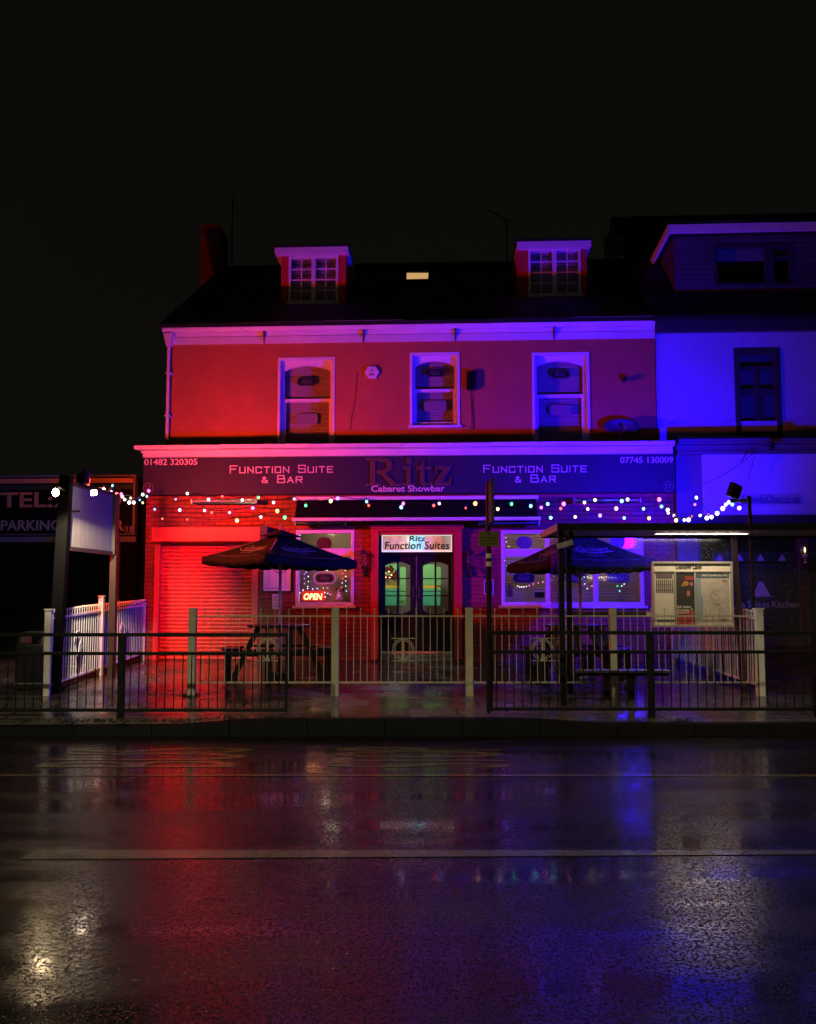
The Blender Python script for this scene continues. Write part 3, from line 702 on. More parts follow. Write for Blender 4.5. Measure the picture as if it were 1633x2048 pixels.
for px in (828, 839):
    u, z = fx(px, 1184, OD+.05); mb.cyl((u, OD+.06, z-.12), (u, OD+.06, z+.12), .014); mb.cyl((u, OD, z-.1), (u, OD+.06, z-.1), .01); mb.cyl((u, OD, z+.1), (u, OD+.06, z+.1), .01)
mb.build('door_handle', M['brown_steel'], ent)
# backlit transom sign
def transom_mat():
    m = bpy.data.materials.new('backlit transom glass'); m.use_nodes = True; nt = m.node_tree; b = nt.nodes['Principled BSDF']; L = nt.links; N = nt.nodes.new
    g = N('ShaderNodeTexCoord'); s = N('ShaderNodeSeparateXYZ'); L.new(g.outputs['Generated'], s.inputs[0])
    r = N('ShaderNodeValToRGB'); L.new(s.outputs['X'], r.inputs[0]); r.color_ramp.interpolation = 'LINEAR'
    e = r.color_ramp.elements; e[0].position = 0; e[0].color = (.62, .30, .18, 1); e[1].position = 1; e[1].color = (.40, .33, .27, 1)
    for p, c in ((.22, (.85, .33, .22, 1)), (.33, (.95, .62, .42, 1)), (.385, (1, .95, .80, 1)), (.42, (.45, 1.0, 1.0, 1)), (.60, (.40, .85, 1.0, 1)), (.635, (.72, .36, .30, 1)), (.86, (.70, .22, .16, 1)), (.89, (.22, .20, .19, 1))):
        q = e.new(p); q.color = c
    n = N('ShaderNodeTexNoise'); n.inputs['Scale'].default_value = 9; n.inputs['Detail'].default_value = 5; L.new(g.outputs['Object'], n.inputs[0])
    mr = N('ShaderNodeMapRange'); mr.inputs[1].default_value = .3; mr.inputs[2].default_value = .7; mr.inputs[3].default_value = .55; mr.inputs[4].default_value = 1.15; L.new(n.outputs[0], mr.inputs[0])
    L.new(r.outputs[0], b.inputs['Emission Color']); L.new(mr.outputs[0], b.inputs['Emission Strength']); b.inputs['Base Color'].default_value = (.2, .2, .2, 1); b.inputs['Roughness'].default_value = .2
    return m
mb = FB(); t0 = pbox(mb, 766, 1070.5, 902, 1102, OD-.06, OD-.02); tr = mb.build('transom_sign', transom_mat(), ent)
mb = FB(); frame_rect(mb, t0[0]-.035, t0[1]+.035, t0[2]-.018, t0[3]+.018, .03, OD-.05, OD-.005); M['glowframe'] = mat('lit white sign edge', (.8, .75, .72), .4, emit=(1, .86, .78), estr=.8); mb.build('transom_edge', M['glowframe'], ent)
mb = FB(); ptext(mb, 'Ritz', 819, 1071.5, 852, 1082.5, OD-.018, th=.006, bold=.015, shear=.05); ptext(mb, 'Function Suites', 770, 1083, 899, 1098.5, OD-.018, th=.006, bold=.02, shear=.12, space=1.05)
mb.build('transom_lettering', M['black_letter'], ent)
M['ghost'] = mat('faded red lettering', (.3, .1, .06), .5)

# PVC windows
def pvc(parent, W, mull, transom_z, o, name='window'):
    u0, u1, z0, z1 = W; fr = FB()
    frame_rect(fr, u0, u1, z0, z1, .065, o-.08, o+.035, bottom=.075)
    for m0, m1, za, zb_ in mull: fr.box(m0, m1, o-.08, o+.03, za, zb_)
    for a, b, c, d in transom_z: fr.box(a, b, o-.08, o+.032, c, d)
    fr.box(u0-.05, u1+.05, o-.05, o+.09, z0-.045, z0-.0)
    return fr.build(name, M['pvc'], parent, bevel=.006)
ow = O_GR-.02
wl = pvc(pub, LW, [], [(LW[0]+.066, LW[1]-.066, fx(650, 1113, ow)[1], fx(650, 1097, ow)[1])], ow)
um = [(fx(1092, 1150, ow)[0], fx(1099.5, 1150, ow)[0], RW[2]+.076, RW[3]-.066), (fx(1187, 1150, ow)[0], fx(1196, 1150, ow)[0], RW[2]+.076, RW[3]-.066)]
zt0 = fx(1050, 1113, ow)[1]; zt1 = fx(1050, 1098, ow)[1]
wr = pvc(pub, RW, um, [(RW[0]+.066, um[0][0]-.001, zt0, zt1), (um[0][1]+.001, um[1][0]-.001, zt0, zt1), (um[1][1]+.001, RW[1]-.066, zt0, zt1)], ow)
for W, wn_ in ((LW, wl), (RW, wr)):
    g = FB(); a, b, c, d = W[0]+.05, W[1]-.05, W[2]+.05, W[3]-.05; lt = -.027 if wn_ is wr else 0
    g.add([(a, ow-.045-lt, c), (b, ow-.045-lt, c), (b, ow-.045+lt, d), (a, ow-.045+lt, d), (a, ow-.041-lt, c), (b, ow-.041-lt, c), (b, ow-.041+lt, d), (a, ow-.041+lt, d)], [(0, 1, 2, 3), (4, 5, 6, 7), (0, 1, 5, 4), (1, 2, 6, 5), (2, 3, 7, 6), (3, 0, 4, 7)]); g.build('window_pane', M['glass_soft'], wn_)
# blinds behind the right window
M['blind_warm'] = mat('lit slatted blind', (.62, .52, .42), .6)
bl = FB(); z = RW[2]+.07
while z < RW[3]-.05:
    bl.hexa([(RW[0]+.02, ow-.24, z), (RW[1]-.02, ow-.24, z), (RW[1]-.02, ow-.205, z+.014), (RW[0]+.02, ow-.205, z+.014)], [(RW[0]+.02, ow-.24, z+.004), (RW[1]-.02, ow-.24, z+.004), (RW[1]-.02, ow-.205, z+.018), (RW[0]+.02, ow-.205, z+.018)]); z += .06
bl.build('slatted_blind', M['blind_warm'], wr)
# interior shells
M['room'] = mat('warm bar room wall', (.34, .27, .22), .7, var=.15, vscale=2)
M['curtain'] = mat('patterned beige curtain', (.42, .34, .26), .7, var=.35, vscale=7)
def room(u0, u1, o0, o1, z0, z1, m, nm):
    mb = FB(); t = .05
    mb.box(u0, u1, o0-t, o0, z0, z1); mb.box(u0-t, u0, o0-t, o1, z0, z1); mb.box(u1, u1+t, o0-t, o1, z0, z1); mb.box(u0-t, u1+t, o0-t, o1, z1, z1+t); mb.box(u0-t, u1+t, o0-t, o1, z0-t, z0)
    return mb.build(nm, m, pub)
r1 = room(LW[0]-.25, LW[1]+.15, -1.6, O_GR-.31, .5, 3.4, M['room'], 'bar_room')
room(RW[0]-.25, RW[1]+.2, -1.9, O_GR-.31, .5, 3.4, M['room'], 'bar_room')
mb = FB(); mb.box(LW[0]+.02, LW[1]-.02, ow-.36, ow-.34, LW[2], fx(650, 1105, ow)[1]); mb.build('window_curtain', M['curtain'], wl)
mb = FB(); mb.box(LW[0]+.06, LW[1]-.06, ow-.33, ow-.05, LW[2]+.05, LW[2]+.075); mb.build('window_ledge', M['pvc'], wl)
lob = room(DW[0]-.3, DW[1]+.3, -3.6, O_GR-.31, .44, 3.2, M['grey_wall'], 'lobby')
lamp('lobby_light', 'POINT', F((DW[0]+DW[1])/2-.1, -1.2, 3.0), 50, (1.0, .92, .75), .12)
lamp('bar_light', 'POINT', F(LW[0]+.5, -.9, 3.1), 11, (1.0, .80, .55), .1)
lamp('window_light', 'POINT', F(LW[0]+.6, ow-.16, LW[3]-.55), 1.6, (1.0, .85, .70), .04)
lamp('bar_light', 'POINT', F(RW[0]+.9, -.8, 3.1), 20, (1.0, .66, .50), .1)
lamp('bar_light', 'POINT', F(RW[1]-.6, -.8, 3.1), 12, (1.0, .62, .55), .1)
# green bar counter seen through the doors
M['green'] = mat('green lobby wall paint', (.20, .62, .22), .6); M['mint'] = mat('mint counter panel', (.10, .62, .36), .5); M['stripe'] = mat('yellow counter stripe', (.80, .62, .06), .5)
M['olive'] = mat('olive upper wall', (.30, .27, .08), .6)
OB = -2.4
def lp(x0, y0, x1, y1, m, o=OB, nm='lobby_panel', d=.05):
    mb = FB(); pbox(mb, x0, y0, x1, y1, o-d, o); return mb.build(nm, m, lob)
lp(765, 1177, 800, 1211, M['mint']); lp(765, 1170.5, 800, 1176.8, M['stripe']); lp(765, 1150, 800, 1170.3, M['olive']); lp(765, 1128, 797, 1149.8, M['green'])
lp(800.5, 1134, 812, 1211, M['green'], OB+.1); lp(841, 1129, 870, 1170, M['green'], OB); lp(841, 1177, 881, 1211, M['mint']); lp(841, 1170.5, 881, 1176.8, M['stripe'])
lp(873, 1134, 882, 1170, M['green'], OB+.05); lp(765, 1182, 812, 1183.5, M['black'], OB+.3, 'lobby_rail', .03); lp(841, 1182, 882, 1183.5, M['black'], OB+.3, 'lobby_rail', .03)
M['red_gloss'] = mat('red tinsel', (.45, .05, .03), .4, var=.6, vscale=20)
deco = FB(); u, z = fx(780, 1148, -.4)
random.seed(3)
for i in range(60):
    a = random.random()*6.28; r = .16*math.sqrt(random.random()); deco.sphere((u+math.cos(a)*r, -.4+random.uniform(-.05, .05), z+math.sin(a)*r), .026, 6, 4)
o = deco.build('tinsel_wreath', M['red_gloss']); tag(o, 'red tinsel wreath seen through the left door, upper left pane', 'wreath')
wb = FB()
for i in range(5): a = i*1.3; wb.sphere((u-.03+.07*math.cos(a), -.34, z-.02+.07*math.sin(a)), .016, 6, 4)
M['warmbulb'] = emis('warm fairy light', (1, .62, .25), 3.0); wb.build('wreath_light', M['warmbulb'], o)

# badges in ground floor windows
add_badge(wl, 650, 1156, ow-.04, .175, .082)
mb = FB(); u, z = fx(650, 1156, ow-.05); pts = rounded(u, z, .215, .115, .11); mb.tube([(a, ow-.045, c) for a, c in pts+[pts[0]]], .011, 6); mb.build('badge_surround', M['letter'], wl)
M['plum'] = mat('dark plum disc', (.06, .012, .02), .4); M['bluedisc'] = mat('white sticker disc', (.10, .10, .14), .4)
p, r_ = badge(wl, 649, 1087, ow-.03, .15, .12, r=.11, text=None, m=M['plum'])
p, r_ = badge(wr, 1049, 1085, ow-.03, .15, .12, r=.11, text=None, m=M['bluedisc'])
p, r_ = badge(wr, 1236, 1083, ow-.03, .14, .12, r=.11, text=None, m=M['bluedisc'])
for px in (1048, 1152, 1237): add_badge(wr, px, 1156, ow-.035, .215, .092)

# ------------------------------------------------------------------ awning over the door
aw = thing('awning', 'closed black awning in a white cassette above the pub door', 'awning', F(4.6, O_GR, 2.9))
uA0, uA1 = fx(592, 1000, 1.1)[0], fx(1076, 1000, 1.1)[0]
mb = FB(); A1 = prect(589, 992, 1078, 999, .9); mb.box(A1[0], A1[1], O_GR+.03, .9, A1[2], A1[3]); mb.build('cassette', M['white'], aw, bevel=.012)
A2 = prect(584, 1034.5, 1082, 1041, 1.28); mb = FB(); mb.box(A2[0], A2[1], 1.19, 1.28, A2[2], A2[3]); mb.build('front_bar', M['white'], aw, bevel=.01)
mb = FB(); mb.add([(A1[0]+.05, .87, A1[2]), (A1[1]-.05, .87, A1[2]), (A2[1]-.05, 1.24, A2[3]), (A2[0]+.05, 1.24, A2[3]), (A1[0]+.05, .85, A1[2]-.02), (A1[1]-.05, .85, A1[2]-.02), (A2[1]-.05, 1.21, A2[3]-.01), (A2[0]+.05, 1.21, A2[3]-.01)],
    [(0, 1, 2, 3), (4, 7, 6, 5), (0, 3, 7, 4), (1, 5, 6, 2), (0, 4, 5, 1), (3, 2, 6, 7)]); mb.build('awning_canopy', M['matblack'], aw)
mb = FB()
for u in (A1[0]+.5, (A1[0]+A1[1])/2, A1[1]-.5): mb.bar((u, O_GR+.05, A2[2]+.02), (u, 1.2, A2[2]+.03), .03, .03)
mb.build('awning_arm', M['black'], aw)
# tube heaters
def heater(x0, x1, y, o, label):
    u0, z = fx(x0, y, o); u1 = fx(x1, y, o)[0]
    h = thing('patio_heater', label, 'heater', F((u0+u1)/2, o, z-.05), 'tube heaters on the pub wall')
    mb = FB(); mb.hexa([(u0, o-.06, z-.035), (u1, o-.06, z-.035), (u1, o-.03, z-.045), (u0, o-.03, z-.045)], [(u0, o-.07, z+.035), (u1, o-.07, z+.035), (u1, o+.02, z+.04), (u0, o+.02, z+.04)]); mb.build('reflector', M['chrome'], h)
    mb = FB(); mb.cyl((u0+.02, o, z), (u1-.02, o, z), .013, n=10); mb.build('heating_tube', M['glass_tube'], h)
    mb = FB()
    for u in (u0+.12, u1-.12): mb.box(u-.012, u+.012, O_GR, o-.065, z-.02, z+.02)
    mb.box(u0-.02, u0, o-.07, o+.025, z-.045, z+.045); mb.box(u1, u1+.02, o-.07, o+.025, z-.045, z+.045)
    mb.build('heater_bracket', M['steel'], h)
M['glass_tube'] = mat('clear heater tube', (.6, .6, .65), .12, .6)
heater(385, 512, 1003, .85, 'slim chrome tube heater on the bricks above the red roller shutter')
heater(592, 690, 1046, .95, 'slim chrome tube heater under the awning, above the left window')
heater(960, 1078, 1046, .95, 'slim chrome tube heater under the awning, right of the door')
heater(1150, 1280, 1001, .85, 'slim chrome tube heater above the three-light right window')

# ------------------------------------------------------------------ name fascia sign
sg = thing('fascia_sign', 'long dark pub name sign with pale lettering under the white cornice', 'sign', F(5, O_SIGN, zS0))
mb = FB(); mb.box(uS0+.02, uS1-.02, O_SIGN+.002, O_SIGN+.02, zS0+.02, zS1-.01); mb.build('sign_panel', M['fascia'], sg)
OS = O_SIGN+.02
mb = FB(); ptext(mb, '01482 320305', 289, 917.5, 395, 930, OS, bold=.012); mb.build('phone_number_lettering', M['letter'], sg)
mb = FB(); ptext(mb, '07745 130009', 1241, 913.5, 1347, 926, OS, bold=.012); mb.build('phone_number_lettering', M['letter'], sg)
def blockletters(mb, s, x0, y0, x1, y1):
    """wide square capitals with larger initials, drawn from strokes"""
    G = {'F': [(0, 0, 0, 6), (0, 6, 4, 6), (0, 3.2, 3.2, 3.2)], 'U': [(0, 6, 0, 0), (0, 0, 4, 0), (4, 0, 4, 6)], 'N': [(0, 0, 0, 6), (0, 6, 4, 0), (4, 0, 4, 6)],
         'C': [(4, 6, 0, 6), (0, 6, 0, 0), (0, 0, 4, 0), (4, 6, 4, 4.6), (4, 0, 4, 1.4)], 'T': [(0, 6, 4, 6), (2, 6, 2, 0)], 'I': [(0, 0, 0, 6)], 'O': [(0, 0, 0, 6), (0, 6, 4, 6), (4, 6, 4, 0), (4, 0, 0, 0)],
         'S': [(4, 6, 0, 6), (0, 6, 0, 3.1), (0, 3.1, 4, 3.1), (4, 3.1, 4, 0), (4, 0, 0, 0), (4, 6, 4, 4.8), (0, 0, 0, 1.2)], 'E': [(0, 0, 0, 6), (0, 6, 4, 6), (0, 3.1, 3.4, 3.1), (0, 0, 4, 0)],
         'B': [(0, 0, 0, 6), (0, 6, 3.6, 6), (3.6, 6, 3.6, 3.2), (0, 3.2, 4, 3.2), (4, 3.2, 4, 0), (4, 0, 0, 0)], 'A': [(0, 0, 2, 6), (2, 6, 4, 0), (.9, 2, 3.1, 2)], 'R': [(0, 0, 0, 6), (0, 6, 4, 6), (4, 6, 4, 3), (4, 3, 0, 3), (2, 3, 4, 0)],
         '&': [(4, 0, .8, 5), (.8, 5, 1.8, 6), (1.8, 6, 2.8, 5), (2.8, 5, .3, 2), (.3, 2, .5, .2), (.5, .2, 2.6, .2), (2.6, .2, 4, 2.4)]}
    adv = 0; L = []; first = True
    for ch in s:
        if ch == ' ': adv += 4.2; first = True; continue
        sc = 1.0 if (ch.isupper()) else .8
        c = ch.upper(); wch = 0 if c == 'I' else 4
        for a, b, c2, d in G[c]: L.append((adv+a*sc, b*sc, adv+c2*sc, d*sc))
        adv += wch*sc+1.75
    tw = adv-1.75; u0, u1, z0, z1 = prect(x0, y0, x1, y1, OS+.008); su = (u1-u0)/tw; sz = (z1-z0)/6; th = sz*.85; k = 0
    for a, b, c2, d in L:
        pA = Vector((u0+a*su, 0, z0+b*sz)); pB = Vector((u0+c2*su, 0, z0+d*sz)); t = (pB-pA).normalized(); pA -= t*th/2*.98; pB += t*th/2*.98
        nrm = Vector((-t.z, 0, t.x))*th/2; k += 1; f = OS+.008+(k % 5)*.0006
        mb.hexa([pA+nrm+Vector((0, OS, 0)), pB+nrm+Vector((0, OS, 0)), pB+nrm+Vector((0, f, 0)), pA+nrm+Vector((0, f, 0))], [pA-nrm+Vector((0, OS, 0)), pB-nrm+Vector((0, OS, 0)), pB-nrm+Vector((0, f, 0)), pA-nrm+Vector((0, f, 0))])
for dx, dy in ((0, 0), (507, -1)):
    mb = FB(); blockletters(mb, 'Function Suite', 461+dx, 931+dy, 666+dx, 945+dy); blockletters(mb, '& Bar', 524+dx, 951+dy, 604+dx, 965+dy); mb.build('function_lettering', M['letter'], sg)
# big serif name from shapes
def serif_name():
    base = FB(); top = FB()
    u0, u1, z0, z1 = prect(732, 916, 902, 970, OS+.02)
    S = (z1-z0)
    cnt = [0]
    def slab(pts):
        """convex polygon in letter units, drawn twice: pale rim and darker face"""
        cnt[0] += 1; e = .006; cx = sum(p[0] for p in pts)/len(pts); cz = sum(p[1] for p in pts)/len(pts)
        P = [(u0+p[0]*S, z0+p[1]*S) for p in pts]; f = cnt[0]*.0004
        top.prism(P, OS+.016, OS+.022+f)
        n = len(P); Q = []
        for i, p in enumerate(P):
            a = Vector(P[i-1]); b = Vector(p); c = Vector(P[(i+1) % n]); d1 = (b-a).normalized(); d2 = (c-b).normalized()
            area = sum(P[j][0]*P[(j+1) % n][1]-P[(j+1) % n][0]*P[j][1] for j in range(n)); sg_ = 1 if area > 0 else -1
            n1 = Vector((d1.y, -d1.x))*sg_; n2 = Vector((d2.y, -d2.x))*sg_; m_ = (n1+n2); m_ = m_/max(.3, (1+n1.dot(n2)))
            Q.append((b.x+m_.x*e, b.y+m_.y*e))
        base.prism(Q, OS, OS+.006+f)
    def rect(a, b, c, d): slab([(a, b), (c, b), (c, d), (a, d)])
    def arc(cx, cz, rx, rz, t, a0, a1, n=8, t2=None):
        for i in range(n):
            q0 = R(a0+(a1-a0)*i/n); q1 = R(a0+(a1-a0)*(i+1)/n)
            slab([(cx+rx*math.cos(q0), cz+rz*math.sin(q0)), (cx+rx*math.cos(q1), cz+rz*math.sin(q1)), (cx+(rx-t)*math.cos(q1), cz+(rz-t*.55)*math.sin(q1)), (cx+(rx-t)*math.cos(q0), cz+(rz-t*.55)*math.sin(q0))])
    W = (u1-u0)/S
    # R
    rect(.02, 0, .52, .06); rect(.02, .94, .40, 1.0); rect(.17, .05, .35, .95); rect(.36, .92, .62, 1.0); rect(.36, .46, .62, .54)
    arc(.62, .73, .36, .27, .19, -90, 90, 10); slab([(.50, .47), (.72, .47), (1.15, .04), (.92, .04)]); rect(.92, 0, 1.28, .055)
    # i
    rect(1.36, 0, 1.78, .055); rect(1.50, .05, 1.66, .66); rect(1.38, .60, 1.51, .66); arc(1.58, .90, .10, .10, .099, 0, 360, 12)
    # t
    rect(2.00, .12, 2.16, .62); rect(1.88, .60, 2.40, .67); slab([(2.00, .66), (2.16, .66), (2.16, .88), (2.12, .88)]); slab([(2.00, .13), (2.16, .13), (2.28, .06), (2.20, 0), (2.08, .01)]); slab([(2.27, .06), (2.45, .10), (2.44, .04), (2.24, 0)])
    # z
    rect(2.56, .58, 3.12, .67); rect(2.56, .46, 2.60, .60); slab([(2.90, .60), (3.12, .60), (2.78, .07), (2.54, .07)]); rect(2.54, 0, 3.12, .085); rect(3.08, .08, 3.13, .24)
    base.build('name_lettering_rim', M['letter_rim'], sg); top.build('name_lettering', M['letter_dim'], sg)
M['letter_rim'] = mat('brushed lettering rim', (.22, .17, .15), .35)
serif_name()
mb = FB(); ptext(mb, 'Cabaret Showbar', 743, 970.5, 890, 983.5, OS, bold=.02); mb.build('strapline_lettering', M['letter'], sg)
for px, py in ((297, 976), (1338, 973)):
    mb = FB(); u, z = fx(px, py, OS); pts = [(u+.095*math.cos(R(a)), OS+.004, z+.095*math.sin(R(a))) for a in range(0, 361, 15)]; mb.tube(pts, .006, 5)
    put_text(mb, '17', u-.05, u+.05, z-.04, z+.045, OS, OS+.006, bold=.02); mb.build('street_number', M['letter_rim'], sg)

# ------------------------------------------------------------------ wall fittings upstairs
al = thing('alarm_box', 'hexagonal white alarm box high on the red wall', 'alarm', F(*(fx(745, 744, .08)[0], .0, fx(745, 757, .08)[1])))
u, z = fx(744, 744, .08); mb = FB(); mb.prism([(u+.155*math.cos(R(a)), z+.145*math.sin(R(a))) for a in range(0, 360, 60)], .003, .07); mb.build('alarm_housing', M['white'], al, bevel=.012)
mb = FB(); mb.box(u-.05, u+.05, .071, .073, z-.065, z-.035); mb.box(u-.006, u+.006, .071, .073, z+.0, z+.07); mb.box(u-.035, u-.008, .071, .073, z+.03, z+.042); mb.box(u+.008, u+.035, .071, .073, z+.03, z+.042); mb.build('alarm_mark', M['letter_dim'], al)
sk = thing('wall_speaker', 'black speaker box between the upper windows', 'speaker', F(fx(944, 760, .2)[0], 0, fx(944, 778, .2)[1]))
a = prect(934, 741, 953, 779, .12); mb = FB(); mb.box(a[0], a[1], .02, .12, a[2], a[3]); mb.build('speaker_cabinet', M['black'], sk, bevel=.02)
mb = FB(); mb.box(a[0]+.02, a[1]-.02, .121, .126, a[2]+.03, a[3]-.03); mb.build('speaker_grille', M['matblack'], sk)
mb = FB(); mb.box((a[0]+a[1])/2-.03, (a[0]+a[1])/2+.03, .0, .02, (a[2]+a[3])/2-.05, (a[2]+a[3])/2+.05); mb.build('speaker_bracket', M['black'], sk)
mb = FB(); p0 = fx(942, 778, .02); p1 = fx(949, 858, .02); p2 = fx(946, 858, .02)
mb.tube([(p0[0], .03, p0[1]), ((p0[0]+p1[0])/2+.01, .012, (p0[1]+p1[1])/2), (p1[0], .012, p1[1])], .006, 5); mb.tube([(p0[0]+.01, .03, p0[1]), ((p0[0]+p2[0])/2, .012, (p0[1]+p2[1])/2), (p2[0]-.02, .012, p2[1])], .005, 5); mb.build('speaker_cable', M['black'], sk)
mb = FB(); q = [fx(*p, .015) for p in ((715, 745), (713, 775), (710, 810), (704, 832), (702, 860))]; mb.tube([(a, .012, b) for a, b in q], .004, 5); o = mb.build('loose_cable', M['black']); tag(o, 'thin dark cable hanging loose down the red wall below the alarm', 'cable')
mb = FB(); u, z = fx(1249, 759, .12); mb.sphere((u, .12, z), .062, 12, 8); mb.cyl((u+.02, .0, z+.02), (u+.0, .1, z), .02); mb.cyl((u+.04, .1, z+.03), (u+.12, .12, z+.045), .012); o = mb.build('security_camera', M['black']); tag(o, 'small black dome camera on the red wall, right of the last window', 'camera')
# satellite dish laid on the lean-to roof
dsh = thing('satellite_dish', 'grey oval satellite dish behind the cornice on the lean-to roof', 'dish', F(fx(1245, 845, .5)[0], .5, fx(1245, 862, .5)[1]-.1))
u, z = fx(1243, 852, .24); mb = FB(); vs = [(u, .18, z)]; n = 28; rings = 4; fs = []
for r in range(1, rings+1):
    for i in range(n):
        a = 2*math.pi*i/n; rr = r/rings; vs.append((u+.36*rr*math.cos(a), .18+.05*rr*rr, z+.16*rr*math.sin(a)))
for i in range(n): fs.append((0, 1+i, 1+(i+1) % n))
for r in range(rings-1):
    for i in range(n): fs.append((1+r*n+i, 1+(r+1)*n+i, 1+(r+1)*n+(i+1) % n, 1+r*n+(i+1) % n))
mb.add(vs, fs); o = mb.build('dish_reflector', M['darkfab'], dsh, smooth=True); md = o.modifiers.new('solid', 'SOLIDIFY'); md.thickness = .012
mb = FB(); mb.bar((u, .17, z-.1), (u, .10, z-.35), .04, .04); mb.bar((u, .22, z-.15), (u+.05, .42, z-.08), .02, .02); mb.sphere((u+.05, .43, z-.07), .04, 8, 6); mb.build('dish_arm', M['steel'], dsh)

# aerials
def aerial(px, ytop, ybot, o, label, arm=None):
    u, z0 = fx(px, ybot, o); z1 = fx(px, ytop, o)[1]
    a = thing('tv_aerial', label, 'aerial', F(u, o, z0))
    mb = FB(); mb.cyl((u, o, z0), (u, o, z1), .02, n=8); mb.build('mast', M['black'], a)
    if arm:
        mb = FB(); mb.bar((u-.5, o+.1, z1+.25), (u+.1, o, z1-.05), .02, .02)
        for k in range(6):
            t = k/5; c = Vector((u-.5+.6*t, o+.1-.1*t, z1+.25-.3*t)); mb.bar(c+Vector((0, -.12, -.04)), c+Vector((0, .12, .04)), .01, .01)
        mb.bar((u-.1, o, z1-.12), (u+.18, o, z1-.02), .012, .012); mb.build('aerial_boom', M['black'], a)
aerial(464, 396, 528, RO+.2, 'thin straight aerial mast beside the chimney')
aerial(1014, 440, 520, RO+.1, 'aerial with a tilted boom on the ridge, left of the right dormer', arm=True)

# wall lanterns
def lantern(px, py, label):
    u, z = fx(px, py, O_GR+.16); L_ = thing('wall_lantern', label, 'lantern', F(u, O_GR, z-.2), 'unlit carriage lanterns beside the door'); o = O_GR+.16
    mb = FB(); mb.lathe([(.0, 0), (.055, .0), (.07, .02), (.075, .03)], (0, 0, 0), 6); mb.v = []; mb.f = []
    T = lambda prof: [mb.add([(u+r*math.cos(2*math.pi*i/6), o+r*math.sin(2*math.pi*i/6), z+h) for r, h in prof for i in range(6)], [(j*6+i, j*6+(i+1) % 6, (j+1)*6+(i+1) % 6, (j+1)*6+i) for j in range(len(prof)-1) for i in range(6)]+[tuple(range(6))])]
    T([(.09, .12), (.07, .16), (.03, .20), (.012, .21), (.01, .25)]); T([(.03, -.17), (.05, -.14), (.075, -.12)])
    for i in range(6):
        a = 2*math.pi*i/6; mb.bar((u+.07*math.cos(a), o+.07*math.sin(a), z-.12), (u+.085*math.cos(a), o+.085*math.sin(a), z+.12), .008, .008)
    mb.build('lantern_cage', M['brown_steel'], L_)
    mb = FB(); mb.add([(u+r*math.cos(2*math.pi*i/6), o+r*math.sin(2*math.pi*i/6), z+h) for r, h in ((.066, -.118), (.08, .118)) for i in range(6)], [(i, (i+1) % 6, 6+(i+1) % 6, 6+i) for i in range(6)]); mb.build('lantern_glass', M['glass'], L_)
    mb = FB(); mb.tube([(u, o, z-.17), (u+.01, o-.03, z-.26), (u+.02, o-.1, z-.27), (u+.03, O_GR+.01, z-.2)], .012, 6); mb.box(u-.02, u+.08, O_GR+.001, O_GR+.02, z-.3, z-.1); mb.cyl((u, o, z-.19), (u, o, z-.33), .014, .004, 8); mb.build('lantern_bracket', M['brown_steel'], L_)
lantern(727, 1121, 'dark carriage lantern on the bricks left of the entrance'); lantern(942, 1121, 'dark carriage lantern on the bricks right of the entrance')
# notices
nb = thing('notice_board', 'framed white notice board between shutter and left window', 'notice board', F(fx(556, 1160, O_GR)[0], O_GR, fx(556, 1185, O_GR)[1]))
a = prect(526, 1120, 583, 1183, O_GR+.03); mb = FB(); frame_rect(mb, a[0]-.02, a[1]+.02, a[2]-.02, a[3]+.02, .03, O_GR+.002, O_GR+.035); mb.build('board_frame', M['black'], nb)
mb = FB(); mb.box(a[0]+.01, a[1]-.01, O_GR+.003, O_GR+.02, a[2]+.01, a[3]-.01); mb.build('board_paper', M['poster'], nb)
mb = FB(); mb.box(a[0]+.12, a[0]+.128, O_GR+.021, O_GR+.023, a[2]+.12, a[3]-.12); mb.box(a[1]-.12, a[1]-.112, O_GR+.021, O_GR+.023, a[2]+.12, a[3]-.12); mb.box(a[0]+.05, a[1]-.2, O_GR+.021, O_GR+.023, a[2]+.055, a[2]+.063); mb.build('board_lines', M['letter_dim'], nb)
ns = thing('no_smoking_sign', 'small white no-smoking notice below the notice board', 'sign', F(fx(554, 1200, O_GR)[0], O_GR, fx(554, 1218, O_GR)[1]))
a = prect(545, 1188, 564, 1218, O_GR+.01); mb = FB(); mb.box(a[0], a[1], O_GR+.002, O_GR+.01, a[2], a[3]); mb.build('sign_plate', M['poster'], ns)
uc = (a[0]+a[1])/2; zc_ = a[3]-.09; mb = FB(); mb.tube([(uc+.05*math.cos(R(q)), O_GR+.012, zc_+.05*math.sin(R(q))) for q in range(0, 361, 20)], .006, 4); mb.bar((uc-.035, O_GR+.012, zc_+.035), (uc+.035, O_GR+.012, zc_-.035), .006, .01)
for k in range(3): mb.box(a[0]+.03, a[1]-.03, O_GR+.011, O_GR+.013, a[2]+.04+.03*k, a[2]+.05+.03*k)
M['redink'] = mat('red sign ink', (.45, .04, .04), .5); mb.build('sign_symbol', M['redink'], ns)
dn = thing('door_notice', 'narrow framed white notice right of the entrance beside the sign pole', 'notice', F(fx(978, 1175, O_GR)[0], O_GR, fx(978, 1190, O_GR)[1]))
a = prect(968.5, 1160, 987.5, 1189, O_GR+.015); mb = FB(); frame_rect(mb, a[0], a[1], a[2], a[3], .014, O_GR+.002, O_GR+.018); mb.build('notice_frame', M['white'], dn)
mb = FB(); mb.box(a[0]+.015, a[1]-.015, O_GR+.002, O_GR+.01, a[2]+.015, a[3]-.015); mb.build('notice_paper', M['darkfab'], dn)

